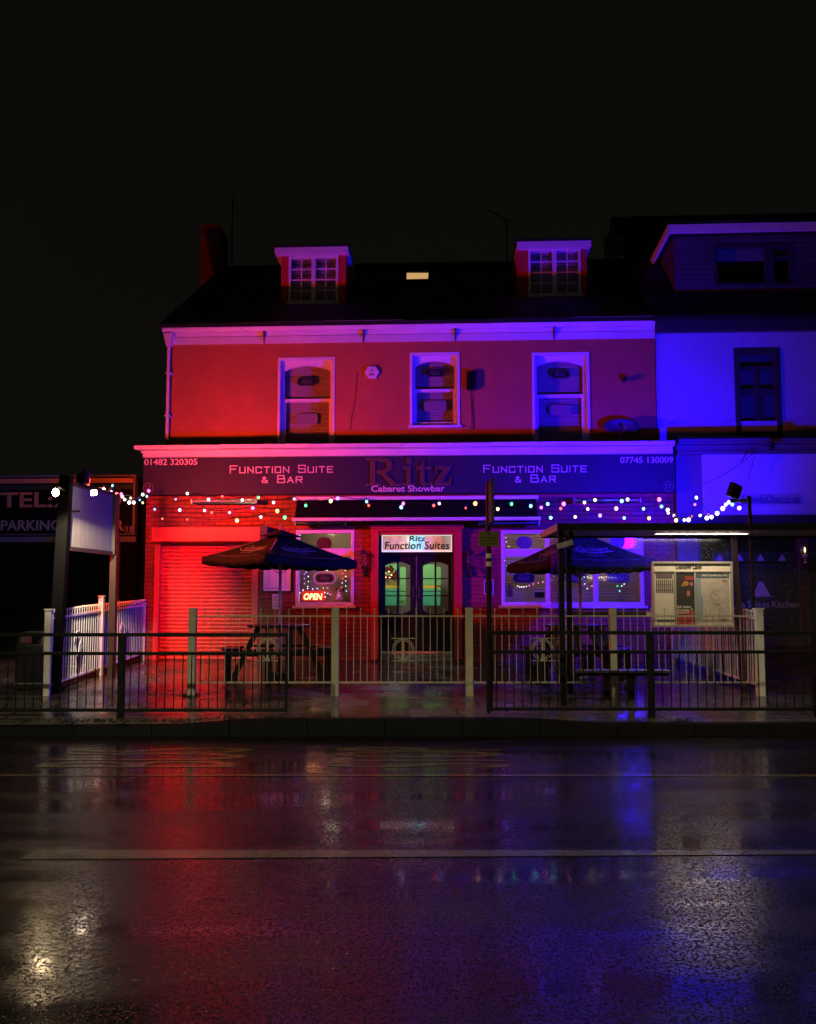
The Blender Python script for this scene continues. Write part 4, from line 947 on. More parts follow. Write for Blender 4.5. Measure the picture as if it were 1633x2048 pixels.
# ------------------------------------------------------------------ left window display
oW = ow-.2
def neon_open():
    t = thing('open_sign', 'glowing red OPEN sign in the lower left window', 'sign', F(fx(626, 1193, oW)[0], oW, LW[2]+.08), None)
    a = prect(604, 1182, 650, 1201, oW); M['neonred'] = mat('glowing red sign field', (.5, .02, .02), .5, emit=(1, .03, .02), estr=.75); M['neon'] = emis('neon letter', (1.0, .50, .18), 6.0)
    mb = FB(); mb.prism(rounded((a[0]+a[1])/2, (a[2]+a[3])/2, (a[1]-a[0])/2, (a[3]-a[2])/2, .03), oW-.03, oW); mb.build('sign_body', M['neonred'], t)
    mb = FB(); ptext(mb, 'OPEN', 608, 1187, 645, 1199.5, oW+.002, th=.012, bold=.015, shear=.2); mb.build('sign_letters', M['neon'], t)
neon_open()
COLS = {'w': (1, .93, .9), 'l': (.75, .6, 1), 'v': (.45, .25, 1), 'b': (.25, .45, 1), 'c': (.3, .85, 1), 'g': (.12, 1, .35), 'y': (1, .85, .4), 'o': (1, .5, .2), 'r': (1, .12, .08), 'm': (1, .2, .8), 'p': (1, .5, .75), 'k': (1, .8, .55)}
BM = {k: emis('coloured bulb '+k, c, 3.2) for k, c in COLS.items()}
BC = {k: emis('bulb core '+k, tuple(min(1, .30+.70*x) for x in c), 2.2) for k, c in COLS.items()}
def fairy(name, label, pts, o, par_base, cable=True, r=.011):
    t = thing(name, label, 'fairy lights', F(*par_base)); L_ = []
    for px, py, c in pts:
        u, z = fx(px, py, o); L_.append((u, o, z)); mb = FB(); mb.sphere((u, o, z), r, 8, 5); mb.build('fairy_bulb', BM[c], t)
    mb = FB(); mb.tube(L_, .003, 4); mb.build('wire', M['black'], t)
fairy('fairy_lights', 'violet fairy lights hanging down the left edge of the left window', [(611, 1139, 'v'), (613, 1144, 'l'), (609.5, 1148, 'v'), (617, 1153, 'w'), (609.5, 1157, 'v'), (617, 1163, 'y'), (609.5, 1167, 'v'), (616, 1173, 'c'), (607, 1180, 'l'), (600.5, 1186, 'w')], ow-.1, (LW[0]+.2, ow-.1, LW[2]+.1))
fairy('fairy_lights', 'red and cyan fairy lights down the right edge of the left window', [(691, 1141, 'y'), (686, 1147, 'r'), (692, 1153, 'w'), (686, 1157, 'r'), (692, 1162, 'c'), (685, 1166, 'p'), (692, 1172, 'c'), (684, 1175, 'r'), (693, 1182, 'c')], ow-.1, (LW[1]-.2, ow-.1, LW[2]+.1))
fairy('fairy_lights', 'white and green fairy lights draped above the OPEN sign', [(606, 1181, 'l'), (616, 1177, 'w'), (626, 1178, 'w'), (635, 1177, 'c'), (647, 1176, 'g'), (655, 1167, 'v'), (651, 1140, 'c'), (655, 1141, 'c'), (656, 1176, 'v'), (650, 1185, 'w'), (656, 1187, 'l'), (661, 1189, 'm'), (651, 1194, 'w')], ow-.12, (LW[0]+.5, ow-.1, LW[2]+.1))
fairy('fairy_lights', 'warm and pink fairy lights looping through the left light of the right window', [(1012, 1075, 'o'), (1013, 1084, 'p'), (1018, 1093, 'k'), (1010, 1121, 'o'), (1014, 1132, 'y'), (1022, 1139, 'y'), (1029, 1145, 'p'), (1036, 1172, 'w'), (1040, 1174, 'w'), (1044, 1174, 'w'), (1048, 1174, 'w'), (1053, 1173, 'w'), (1059, 1171, 'm'), (1067, 1168, 'm'), (1077, 1166, 'm'), (1086, 1164, 'p')], ow-.1, (RW[0]+.4, ow-.1, RW[2]+.1))
fairy('fairy_lights', 'green and pink fairy lights in the middle light of the right window', [(1104, 1161, 'b'), (1108, 1152, 'b'), (1128, 1184, 'g'), (1141, 1187, 'g'), (1154, 1144, 'p'), (1170, 1168, 'p'), (1175, 1177, 'k'), (1184, 1172, 'm')], ow-.1, (RW[0]+1.3, ow-.1, RW[2]+.1), r=.013)
fairy('fairy_lights', 'cyan fairy lights under the badge in the far right light of the window', [(1209, 1160, 'm'), (1242, 1140, 'c'), (1247, 1144, 'c'), (1235, 1172, 'g'), (1244, 1172, 'c'), (1249, 1168, 'w'), (1240, 1182, 'c')], ow-.1, (RW[0]+2.4, ow-.1, RW[2]+.1), r=.014)
# cuddly bears
be = thing('teddy_bear', 'dark and white soft toy dog sitting lit pink in the left window', 'soft toy', F(fx(680, 1199, oW)[0], oW, LW[2]+.075))
M['plush'] = mat('plush', (.35, .30, .32), .9, bump=(60, .008)); M['plush_dark'] = mat('dark plush', (.04, .03, .03), .9, bump=(60, .008))
u, z = fx(680, 1196, oW); mb = FB(); mb.sphere((u, oW, z+.02), .085, 14, 10); mb.sphere((u, oW+.02, z+.14), .06, 14, 10); mb.sphere((u+.05, oW+.06, z-.02), .03, 8, 6); mb.sphere((u-.05, oW+.06, z-.02), .03, 8, 6); mb.sphere((u, oW+.075, z+.125), .026, 8, 6); mb.build('toy_body', M['plush'], be, smooth=True)
mb = FB(); mb.sphere((u-.06, oW+.01, z+.16), .028, 8, 6, 1.4); mb.sphere((u+.06, oW+.01, z+.16), .028, 8, 6, 1.4); mb.sphere((u, oW+.1, z+.13), .009, 8, 6); mb.build('toy_ears', M['plush_dark'], be, smooth=True)
lamp('toy_light', 'POINT', F(u-.02, oW+.14, z+.06), .35, (1, .25, .8), .01)
pf = MB(F); u, z = fx(1079, 1190, ow-.2); pf.box(u-.09, u+.09, ow-.24, ow-.16, z-.05, z+.06); pf.box(u-.07, u+.07, ow-.159, ow-.155, z-.03, z+.04); o = pf.build('black_box', M['black'], bevel=.006); tag(o, 'small black box on the sill of the right window', 'box')
ws = thing('warning_sign', 'small orange warning triangle notice at the corner of the right window', 'sign', F(*fx(1020, 1193, ow-.06)[:1], ow-.06, RW[2]+.1)); u, z = fx(1020, 1180, ow-.06)
M['orange_n'] = mat('orange notice', (.42, .14, .03), .5); mb = FB(); mb.box(u-.055, u+.055, ow-.068, ow-.062, z-.13, z+.02); mb.prism([(u-.06, z+.03), (u+.06, z+.03), (u, z+.13)], ow-.068, ow-.062); mb.build('notice', M['orange_n'], ws)

# ------------------------------------------------------------------ RIGHT NEIGHBOUR
hb = thing('terraced_house', 'taller white-walled terraced house with wide dark dormer, right of the pub', 'building', F(uR+3, 0, .46))
uR2 = uR+.02; uE = uR+8.5
HW = prect(1470, 697, 1562, 884, 0); HW = (HW[0], HW[1], 4.9, HW[3])
zw_t = fx(1470, 665, .01)[1]; zg1 = fx(1470, 632, .2)[1]
M['navy'] = mat('dark grey painted board', (.12, .12, .14), .5, var=.1)
M['navyd'] = mat('charcoal painted timber', (.035, .035, .045), .45)
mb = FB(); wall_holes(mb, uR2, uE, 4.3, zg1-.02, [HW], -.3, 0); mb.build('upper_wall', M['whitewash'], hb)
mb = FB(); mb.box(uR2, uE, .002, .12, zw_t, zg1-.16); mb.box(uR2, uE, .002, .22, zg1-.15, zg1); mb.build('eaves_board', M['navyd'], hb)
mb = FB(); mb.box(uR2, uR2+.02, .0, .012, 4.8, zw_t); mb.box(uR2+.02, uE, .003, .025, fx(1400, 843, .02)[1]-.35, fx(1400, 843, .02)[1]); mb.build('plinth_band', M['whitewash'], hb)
a, b, c, d = HW; fr = FB(); frame_rect(fr, a, b, c, d, .10, -.12, .03); um_ = (a+b)/2
fr.box(a+.1, b-.1, -.1, -.03, d-.42, d-.36); fr.box(a+.1, b-.1, -.1, -.02, d-.95, d-.82); fr.box(um_-.04, um_+.04, -.1, -.03, c, d-.42)
fr.box(um_+.04, um_+.1, -.1, -.04, c, d-.95); hwn = fr.build('window', M['navyd'], hb)
g = FB(); g.box(a+.05, b-.05, -.09, -.085, c, d-.05); g.build('window_pane', M['glass'], hwn)
g = FB(); g.box(a, b, -.28, -.24, c, d); g.build('window_blind', M['navy'], hwn)
# roof 45 degrees
SL2 = 1.0; zh0 = zg1+.02; RH = EO-3.85; zh1 = zh0+SL2*(EO-RH)
mb = FB(); mb.add([(uR2-.1, EO, zh0), (uE, EO, zh0), (uE, RH, zh1), (uR2-.1, RH, zh1), (uE, -8, zh0), (uR2-.1, -8, zh0), (uR2-.1, EO, zh0-.1), (uE, EO, zh0-.1), (uE, -8, zh0-.1), (uR2-.1, -8, zh0-.1)],
   [(0, 1, 2, 3), (3, 2, 4, 5), (0, 3, 5, 9, 6), (1, 7, 8, 4, 2), (0, 6, 7, 1), (6, 9, 8, 7), (5, 4, 8, 9)]); hr = mb.build('roof', M['slate'], hb)
mb = FB(); mb.box(uR2-.1, uE, RH-.08, RH+.08, zh1-.04, zh1+.03); mb.build('ridge_tiles', M['slate'], hr)
mb = FB(); P = [roof_hit(px, py, SL2, EO, zh0) for px, py in ((1210, 517), (1248, 517), (1248, 476), (1207, 476))]; nr = Vector((0, 1, 1)).normalized()
P = [Vector(p) for p in P]; mb.add([p+nr*.05 for p in P]+[p+nr*.0 for p in P], [(0, 1, 2, 3), (0, 4, 5, 1), (1, 5, 6, 2), (2, 6, 7, 3), (3, 7, 4, 0)]); mb.build('rooflight', M['navy'], hb)
# big dormer
ud, od, zd = roof_hit(1490, 582, SL2, EO, zh0)
od2 = od; D0 = fx(1350, 520, od2)[0]; zD1 = fx(1490, 463, od2)[1]; zD0 = zd-.2
DWn = prect(1428, 487, 1587, 573, od2); mb = FB(); wall_holes(mb, D0, uE-.2, zD0, zD1, [DWn], od2-.1, od2)
back = EO-(zD1-zh0)/SL2-.2
mb.box(D0, D0+.1, back, od2-.1, zD0, zD1)
z = zD0
M['clad'] = brick_mat('dark dormer cladding', (.085, .08, .12), (.08, .075, .11), (.03, .03, .04), 3.0, .11, .008, .55, .008)
big = mb.build('dormer', M['clad'], hb)
zf1 = fx(1490, 446, od2+.3)[1]; zf0 = fx(1490, 461, od2+.3)[1]; f0 = fx(1337, 455, od2+.3)[0]
mb = FB(); mb.box(f0, uE, od2+.2, od2+.3, zf0, zf1); mb.hexa([(f0, od2+.2, zf0), (f0+.06, od2+.2, zf0), (f0+.06, od2+.2, zf1), (f0, od2+.2, zf1)], [(f0, back+.1, zf0-.12), (f0+.06, back+.1, zf0-.12), (f0+.06, back+.1, zf1-.12), (f0, back+.1, zf1-.12)])
mb.build('dormer_fascia', M['white'], big)
mb = FB(); mb.box(f0+.02, uE, back-.3, od2+.28, zf1+.001, zf1+.08); mb.box(f0+.061, uE, back, od2+.199, zf0+.02, zf1-.02); mb.build('dormer_roof', M['slate'], big)
a, b, c, d = DWn; fr = FB(); frame_rect(fr, a, b, c, d, .07, od2-.09, od2+.02); um_ = fx(1540, 520, od2)[0]; fr.box(um_-.1, um_+.08, od2-.09, od2+.02, c+.07, d-.07); fr.box(um_+.08, b-.07, od2-.07, od2+.0, d-.34, d-.27); fr.box(a+.07, um_-.1, od2-.07, od2+.0, c+.07, c+.1)
fr.build('window_frame', M['navyd'], big); g = FB(); g.box(a+.05, b-.05, od2-.06, od2-.055, c+.05, d-.05); g.build('window_pane', M['glass'], big)
g = FB(); g.box(a, b, od2-.2, od2-.17, d-.30, d); g.build('roller_blind', M['dull_white'], big); g = FB(); g.box(a, b, od2-.6, od2-.5, c, d); g.build('room_dark', M['dark'], big)
# shopfront
o_s = .62; uH0 = gR+.01
mb = FB(); zz1 = fx(1490, 877, .98)[1]; zz0 = fx(1490, 905, .8)[1]
mb.box(uH0+.01, uE, .0, .98, zz1-.04, zz1); mb.box(uH0+.01, uE, o_s-.2, .92, zz1-.085, zz1-.041); mb.box(uH0+.01, uE, o_s-.2, .78, zz0+.02, zz1-.086); mb.box(uH0+.01, uE, o_s-.2, .86, zz0-.03, zz0+.019); mb.build('cornice', M['navy'], hb)
mb = FB(); mb.box(uH0+.01, uE, -.2, .0-.001+.9, zz1+.001, zz1+.05); mb.build('lean_to_roof', M['slate'], hb)
sl = prect(1350, 909, 1633, 1032, .72)
uSg = fx(1407, 970, .75)[0]; zSg1 = fx(1500, 908.5, .75)[1]; zSg0 = fx(1500, 1029, .75)[1]
mb = FB(); mb.box(uH0+.01, uE, .3, .70, zSg0-.03, zz0-.031); mb.build('sign_backing', M['navy'], hb)
mb = FB(); mb.box(uH0+.01, uE, .3, .80, zSg0-.20, zSg0-.031); mb.build('shopfront_head', M['navyd'], hb)
mb = FB(); mb.box(uH0+.01, fx(1398, 1150, .68)[0], .3, .68, .3, zSg0-.201); mb.build('pilaster', M['navy'], hb)
mb = FB(); u0s = fx(1398, 1150, .62)[0]; zs1 = zSg0-.201; zs_sill = fx(1500, 1262, .62)[1]
mb.box(u0s, u0s+.06, .45, .62, zs_sill, zs1); ue2 = fx(1602, 1150, .62)[0]
mb.box(ue2, ue2+.08, .45, .63, .4, zs1); mb.box(u0s, ue2, .45, .64, zs_sill-.06, zs_sill); shf = mb.build('shopfront_frame', M['navyd'], hb)
M['stall'] = brick_mat('purple tiled stallriser', (.10, .05, .12), (.08, .04, .10), (.03, .02, .035), .3, .1, .006, .35, .003)
mb = FB(); mb.box(u0s, ue2, .3, .60, .3, zs_sill-.061); mb.build('stallriser', M['stall'], hb)
mb = FB(); mb.box(u0s+.06, ue2, .52, .526, zs_sill, zs1-.02); mb.build('shop_glass', M['glass'], shf)
mb = FB(); mb.box(ue2+.08, uE, .35, .55, .35, zs1); mb.build('shop_door', M['navyd'], hb)
mb = FB(); mb.box(ue2+.10, ue2+.16, .551, .60, .5, zs1-.25); M['redstrip'] = mat('dark red door edge', (.25, .03, .03), .5); mb.build('door_edge', M['redstrip'], hb)
M['shop_dark'] = mat('black window film', (.012, .012, .016), .5)
mb = FB(); za = fx(1500, 1104, .5)[1]; zb2 = fx(1500, 1125, .5)[1]
mb.box(u0s+.06, ue2, .49, .50, zs_sill, zb2-.02); mb.build('window_film', M['shop_dark'], shf)
mb = FB(); mb.box(u0s-.3, uE, -1.5, -1.4, .4, 3.6); mb.box(u0s-.3, uE, -1.4, .3, .35, .4); mb.build('shop_interior', M['dark'], hb)
M['decal'] = mat('pale window decal', (.42, .42, .46), .5)
mb = FB(); pbox(mb, 1425, 1103, 1602, 1124, .505, .515); film = mb.build('window_band', M['shop_dark'], shf)
mb = FB()
for px in (1440, 1480, 1522, 1565, 1606):
    a = fx(px-8, 1121.5, .535); b = fx(px+8, 1121.5, .535); t = fx(px, 1109.5, .535); ub = (a[0]+b[0])/2
    if px < 1600: mb.prism([(a[0], a[1]), (b[0], a[1]), (ub+.01, t[1]), (ub-.01, t[1])], .53, .535)
a = fx(1506, 1192, .535); b = fx(1542, 1192, .535); t = fx(1521, 1163, .535)
mb.prism([(a[0], a[1]), (b[0], a[1]), (t[0]+.04, t[1]), (t[0]-.02, t[1])], .53, .535); mb.box(a[0]-.05, b[0]+.05, .53, .535, a[1]-.02, a[1]-.01)
mb.build('mountain_decal', M['decal'], shf)
mb = FB(); ptext(mb, 'asya Spices Kitchen', 1462, 1202, 1598, 1219, .53, th=.004); mb.build('shop_lettering', M['decal'], shf)
ss = thing('shop_sign', 'plain white shop sign panel with small web address, right of the pub', 'sign', F(uSg+1.5, .72, zSg0))
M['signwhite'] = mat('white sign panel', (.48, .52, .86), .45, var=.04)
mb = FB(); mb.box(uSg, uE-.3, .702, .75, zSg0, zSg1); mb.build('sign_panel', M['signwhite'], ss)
M['blue_letter'] = mat('dark blue lettering', (.10, .09, .30), .5); M['letter_panel'] = mat('muted lettering panel', (.35, .33, .55), .5)
mb = FB(); ptext(mb, 'SathvikaDine.co.uk', 1485, 990, 1600, 1006.5, .753, th=.005, bold=.01); mb.build('sign_lettering', M['blue_letter'], ss)
a = prect(1480, 987.5, 1604, 1009, .7515); mb = FB(); mb.prism(rounded((a[0]+a[1])/2, (a[2]+a[3])/2, (a[1]-a[0])/2, (a[3]-a[2])/2, .04), .7502, .7525); mb.build('lettering_backing', M['letter_panel'], ss)  # rounded panel behind the letters, greyer than the sign face
fl = thing('swan_neck_lamp', 'unlit black spotlight on a thin arm over the white shop sign', 'lamp', F(fx(1541, 892, 1.5)[0], 1.0, zz1-.3))
u, z = fx(1542, 889, 1.45); mb = FB(); mb.sphere((u, 1.45, z), .085, 12, 8, .6); mb.cyl((u, 1.45, z-.02), (u, 1.42, z-.06), .07, .08); mb.build('lamp_head', M['black'], fl, smooth=True)
mb = FB(); mb.tube([(u-.05, 1.4, z), (u-.18, 1.3, z-.03), (u-.30, 1.05, z-.10), (u-.34, .87, z-.22)], .01, 6); mb.build('lamp_arm', M['black'], fl)
mb = FB(); q1 = fx(1513, 902, .9); q2 = fx(1405, 970, .85); q3 = fx(1494, 965, .85)
mb.tube([(q1[0], .88, q1[1])]+[(q1[0]+(q2[0]-q1[0])*t, .88, q1[1]+(q2[1]-q1[1])*(t+.35*t*(1-t)*0)-.28*t*(1-t)) for t in (.2, .4, .6, .8)]+[(q2[0], .86, q2[1])], .005, 4); mb.tube([(q1[0], .88, q1[1]), (q3[0]+.02, .86, q3[1]), ], .005, 4); mb.build('lamp_cable', M['black'], fl)
gt = thing('ornament_lamp', 'small glowing candle ornament in the right shop window', 'lamp', F(fx(1611, 1128, .7)[0], .7, fx(1611, 1128, .7)[1]))
u, z = fx(1611, 1126, .7); mb = FB(); mb.add([(u+r*math.cos(2*math.pi*i/10), .7+r*math.sin(2*math.pi*i/10), z+h) for r, h in ((.05, 0), (.012, .03), (.01, .10), (.05, .13), (.045, .16), (.01, .18)) for i in range(10)], [(j*10+i, j*10+(i+1) % 10, (j+1)*10+(i+1) % 10, (j+1)*10+i) for j in range(5) for i in range(10)]+[tuple(range(10))]); mb.build('ornament_stand', M['fence_white'], gt)
mb = FB(); mb.sphere((u, .7, z+.25), .018, 8, 6, 3); M['candle'] = emis('candle glow', (1, .75, .45), 3); mb.build('ornament_flame', M['candle'], gt)

# ------------------------------------------------------------------ LEFT NEIGHBOUR
lb = thing('shop_building', 'dark single-storey shop left of the pub with a wide sign', 'building', F(-3, -.2, .46))
oL = .10
x_l1 = fx(274, 1000, oL)[0]; zt_l = fx(140, 948, oL)[1]
mb = FB(); mb.box(-9, x_l1-.02, -6, oL-.1, .2, zt_l-.12); mb.box(x_l1, gL-.02, -6, oL-.3, .2, zt_l-.5); mb.build('wall', M['dark'], lb)
mb = FB(); zs = fx(140, 965, oL)[1]; zq = fx(140, 1070, oL)[1]
mb.box(-9, x_l1, -6.2, oL-.02, zt_l-.119, zt_l-.07); mb.build('flat_roof', M['slate'], lb)
mb = FB(); u = fx(234, 1150, oL)[0]; mb.box(u-.03, u+.03, oL-.09, oL, .4, zq-.03); mb.box(-9, x_l1-.02, oL-.09, oL-.02, zq-.14, zq-.031); M['shoppost'] = mat('grey shopfront post', (.26, .26, .24), .5); mb.build('shopfront_post', M['shoppost'], lb)
mb = FB(); mb.box(-9, u-.031, oL-.07, oL-.064, .7, zq-.141); mb.build('shop_glass', M['glass'], lb)
M['rustleaf'] = mat('bracket', (.3, .08, .05), .5)
ls = thing('shop_sign', 'black shop sign with large TEL and PARKING lettering, far left', 'sign', F(-1.5, oL, zq))
mb = FB(); zA = fx(140, 950, oL+.1)[1]; zB = fx(140, 953.5, oL+.1)[1]; mb.box(-9, x_l1, oL-.05, oL+.1, zB, zA); mb.box(x_l1-.04, x_l1, oL-.05, oL+.1, zq, zB)
mb.box(-9, x_l1-.04, oL-.05, oL+.07, zq, zq+.018); mb.build('sign_frame', M['shoppost'], ls)
mb = FB(); mb.box(-9, x_l1-.041, oL-.06, oL+.02, zq+.019, zB-.001); mb.build('sign_panel', M['sign_black'], ls)
mb = FB(); z1_ = fx(140, 957, oL+.03)[1]; z2_ = fx(140, 966, oL+.03)[1]; mb.box(-9, x_l1-.08, oL+.021, oL+.03, z2_, z1_); mb.build('sign_stripe', M['orange'], ls)
M['gstripe'] = mat('green sign stripe', (.03, .10, .04), .5); mb = FB(); z1_ = fx(140, 969, oL+.03)[1]; z2_ = fx(140, 979, oL+.03)[1]; mb.box(-9, x_l1-.08, oL+.021, oL+.026, z2_, z1_); mb.build('sign_stripe', M['gstripe'], ls)
mb = FB(); ptext(mb, 'TEL:2', 1, 984, 136, 1015, oL+.021, bold=.02); mb.build('phone_lettering', M['orange'], ls); mb = FB(); ptext(mb, '7', 232, 990, 248, 1015, oL+.021, bold=.02); mb.build('phone_lettering', M['orange'], ls)
mb = FB(); ptext(mb, 'PARKING', 2, 1040, 121, 1061, oL+.021, bold=.02); mb.build('parking_lettering', M['gold'], ls); mb = FB(); ptext(mb, 'R', 231, 1040, 248, 1061, oL+.021, bold=.02); mb.build('parking_lettering', M['gold'], ls)
mb = FB(); ptext(mb, '15', 253, 1054, 266, 1063, oL+.021, bold=.01); a = prect(249, 1052, 270, 1066, oL+.03); frame_rect(mb, a[0], a[1], a[2], a[3], .006, oL+.021, oL+.026); mb.build('number_plate', M['letter'], ls)

# ------------------------------------------------------------------ fences
def P3(px, y): return (px-816.5)/FPX*y
def baluster(mb, x, y, z0, z1, r=.0058, finial=False, T=None):
    mb.cyl((x, y, z0), (x, y, z1), r, n=6, cap=False)
    if finial: mb.sphere((x, y, z1+.012), .014, 6, 5)
YF = 11.7
ff = thing('front_fence', 'cream painted low metal fence with ring motifs across the pub forecourt', 'fence', (P3(800, YF), YF, .27))
posts = [388, 672, 938, 1224, 1514]
zg = .27
ztop = CAMZ-(1232-HORIZ)/FPX*YF; zbot = CAMZ-(1363-HORIZ)/FPX*YF
for i, px in enumerate(posts[:4]):
    x = P3(px, YF); mb = MB(); hw = .052 if i < 3 else .045; mb.box(x-hw, x+hw, YF-.05, YF+.05, zg-.05, ztop+.12); mb.build('post', M['cream'], ff, bevel=.008)
random.seed(5)
for pa, pb, mc in zip(posts, posts[1:], (538, 807, 1083, None)):
    xa = P3(pa, YF)+.06; xb = P3(pb, YF)-.06; mb = MB()
    mb.box(xa, xb, YF-.012, YF+.012, ztop-.011, ztop+.011); mb.box(xa, xb, YF-.012, YF+.012, zbot-.011, zbot+.011)
    n = int(round((xb-xa)/.0985)); xm = P3(mc, YF) if mc else None
    for k in range(1, n):
        x = xa+(xb-xa)*k/n+random.uniform(-.003, .003)
        if k % 2: baluster(mb, x, YF, zbot, ztop+.085, finial=True)
        else: baluster(mb, x, YF, zbot, ztop)
    mb.build('railing_panel', M['cream'], ff)
    if mc:
        mb = MB(); c = CAMZ-(1293-HORIZ)/FPX*YF; yy = YF-.024
        mb.box(xm-.17, xm+.17, yy-.008, yy+.008, c+.115, c+.127); mb.box(xm-.17, xm+.17, yy-.008, yy+.008, c-.20, c-.188)
        for rr in (.15, .125): mb.tube([(xm+rr*math.cos(R(q)), yy, c-.03+rr*math.sin(R(q))*.95) for q in range(-20, 201, 12)], .007, 6)
        mb.tube([(xm-.14, yy, c-.08), (xm-.10, yy, c-.14), (xm, yy, c-.19), (xm+.10, yy, c-.14), (xm+.14, yy, c-.08)], .007, 6)
        mb.bar((xm, yy, c+.12), (xm, yy, c-.19), .03, .01); mb.bar((xm, yy+.01, c-.19), (xm-.09, yy+.01, c-.10), .009, .009); mb.bar((xm, yy+.01, c-.19), (xm+.09, yy+.01, c-.10), .009, .009)
        mb.build('ring_motif', M['cream'], ff)
def side_fence(nm, label, pts, npick, m, mids, post_w, loops=False):
    (xa, ya), (xb, yb) = pts; f = thing(nm, label, 'fence', (xa, ya, gz(xa, ya)))
    for t, h, wd in mids:
        x = xa+(xb-xa)*t; y = ya+(yb-ya)*t; mb = MB(); z = gz(x, y); mb.box(x-wd, x+wd, y-wd, y+wd, z-.1, z+h); mb.box(x-wd-.012, x+wd+.012, y-wd-.012, y+wd+.012, z+h, z+h+.02); mb.build('post', m, f)
    mb = MB()
    for hh in (1.08, .14):
        mb.bar((xa, ya, gz(xa, ya)+hh), (xb, yb, gz(xb, yb)+hh), .035, .03)
    mb.build('rail', m, f)
    mb = MB()
    for k in range(npick):
        t = (k+.5)/npick; x = xa+(xb-xa)*t; y = ya+(yb-ya)*t; z = gz(x, y); mb.cyl((x, y, z+.12), (x, y, z+1.15), .010, n=6, cap=False); mb.sphere((x, y, z+1.17), .021, 6, 5)
    mb.build('railing_panel', m, f)
    if loops:
        for t in (.22, .68):
            x = xa+(xb-xa)*t+.03; y = ya+(yb-ya)*t; z = gz(x, y)+.62; mb = MB(); mb.tube([(x, y+.13*math.cos(R(q))*(.6 if math.sin(R(q)) < 0 else 1), z+.19*math.sin(R(q))) for q in range(-90, 271, 20)], .010, 6); mb.build('scroll_handle', m, f)
    return f
side_fence('side_fence', 'bright white picket railing at the left edge of the forecourt', [(-5.10, 11.7), (-5.17, 16.2)], 46, M['fence_white'], [(.0, 1.20, .045), (.46, 1.30, .04), (.98, 1.1, .03)], .05, loops=True)
side_fence('side_fence', 'white picket railing at the right edge, behind the bus shelter', [(4.98, 11.7), (5.02, 15.7)], 42, M['fence_white'], [(.0, 1.21, .05), (.5, 1.2, .03), (.98, 1.1, .03)], .05)
# black guard rails
def guard(nm, label, x0, x1, y, posts, ytop, ymid, ybot):
    g = thing(nm, label, 'railing', ((x0+x1)/2, y, .18), 'black guard rails along the kerb')
    zt_, zm_, zb_ = (CAMZ-(v-HORIZ)/FPX*y for v in (ytop, ymid, ybot))
    mb = MB(); mb.box(x0, x1, y-.02, y+.02, zt_-.022, zt_+.022); mb.build('top_rail', M['rail'], g, bevel=.006)
    mb = MB(); mb.box(x0, x1, y-.02, y+.02, zm_-.02, zm_+.02); mb.build('middle_rail', M['rail'], g, bevel=.006)
    mb = MB(); mb.box(x0, x1, y-.02, y+.02, zb_-.02, zb_+.02); mb.build('bottom_rail', M['rail'], g, bevel=.006)
    mb = MB(); n = int(round((x1-x0)/.1085))
    for k in range(1, n): x = x0+(x1-x0)*k/n; mb.cyl((x, y, zb_), (x, y, zm_), .0075, n=6, cap=False)
    mb.build('bars', M['rail'], g)
    for px, wd, yb in posts:
        x = P3(px, y); mb = MB(); mb.box(x-wd, x+wd, y-wd, y+wd, CAMZ-(yb-HORIZ)/FPX*y, zt_+.021); mb.build('post', M['rail'], g, bevel=.006)
    return g
YR = 10.2
guard('guard_rail', 'black guard rail on the left, in front of the signboard posts', P3(-480, YR), P3(578, YR), YR, [(248.5, .038, 1436), (575.5, .017, 1421), (-200, .038, 1436)], 1269, 1306, 1417)
guard('guard_rail', 'black guard rail on the right, in front of the bus shelter', P3(974, YR), P3(1633, YR), YR, [(975.5, .017, 1424), (1298, .038, 1437), (1627, .038, 1437)], 1265, 1303, 1415)

# ------------------------------------------------------------------ two-post signboard with red floodlight
sb = thing('signboard', 'blank weathered board on two tall posts at the left of the forecourt', 'signboard', (-4.9, 12.0, .3))
Xn, Yn, Xf, Yf = P3(124, 11.9)-0, 11.9, P3(228, 13.3), 13.3
zn = CAMZ-(950-HORIZ)/FPX*Yn; lean = .07
mb = MB(); mb.bar((Xn-lean, Yn, .2), (Xn+lean*.4, Yn, zn), .16, .12, (0, 1, 0)); mb.build('post', M['post_black'], sb)
zf = CAMZ-(985-HORIZ)/FPX*Yf
mb = MB(); mb.bar((Xf, Yf, .3), (Xf, Yf, zf), .10, .10, (0, 1, 0)); mb.build('post', M['brown_steel'], sb)
bt0 = CAMZ-(968-HORIZ)/FPX*Yn; bb0 = CAMZ-(1092-HORIZ)/FPX*Yn
bt1 = bt0-.02; bb1 = bb0-.0
xA, xB = P3(136, Yn+.1), P3(222, Yf-.1); yA, yB = Yn+.1, Yf-.1
xc_ = P3(224, Yf-.1)
mb = MB(); mb.hexa([(xA, yA, bb0), (xc_, yB, bb0), (xc_, yB, bt0), (xA, yA, bt0)], [(xA-.02, yA+.02, bb0), (xc_-.02, yB+.02, bb0), (xc_-.02, yB+.02, bt0), (xA-.02, yA+.02, bt0)]); mb.build('board', M['board'], sb)
mb = MB(); mb.bar((xA, yA, bb0-.03), (xc_, yB, bb0-.03), .05, .06); mb.bar((xA, yA, bt0+.03), (xc_, yB, bt0+.03), .05, .06); mb.bar((xc_+.02, yB, bb0-.05), (xc_+.02, yB, bt0+.03), .05, .05, (0, 1, 0)); mb.build('board_frame', M['brown_steel'], sb)
mb = MB(); z = CAMZ-(1022-HORIZ)/FPX*11.8; mb.bar((P3(133, 11.85), 11.85, z), (P3(156, 11.8), 11.8, z), .03, .03); mb.build('side_bracket', M['rail'], sb)
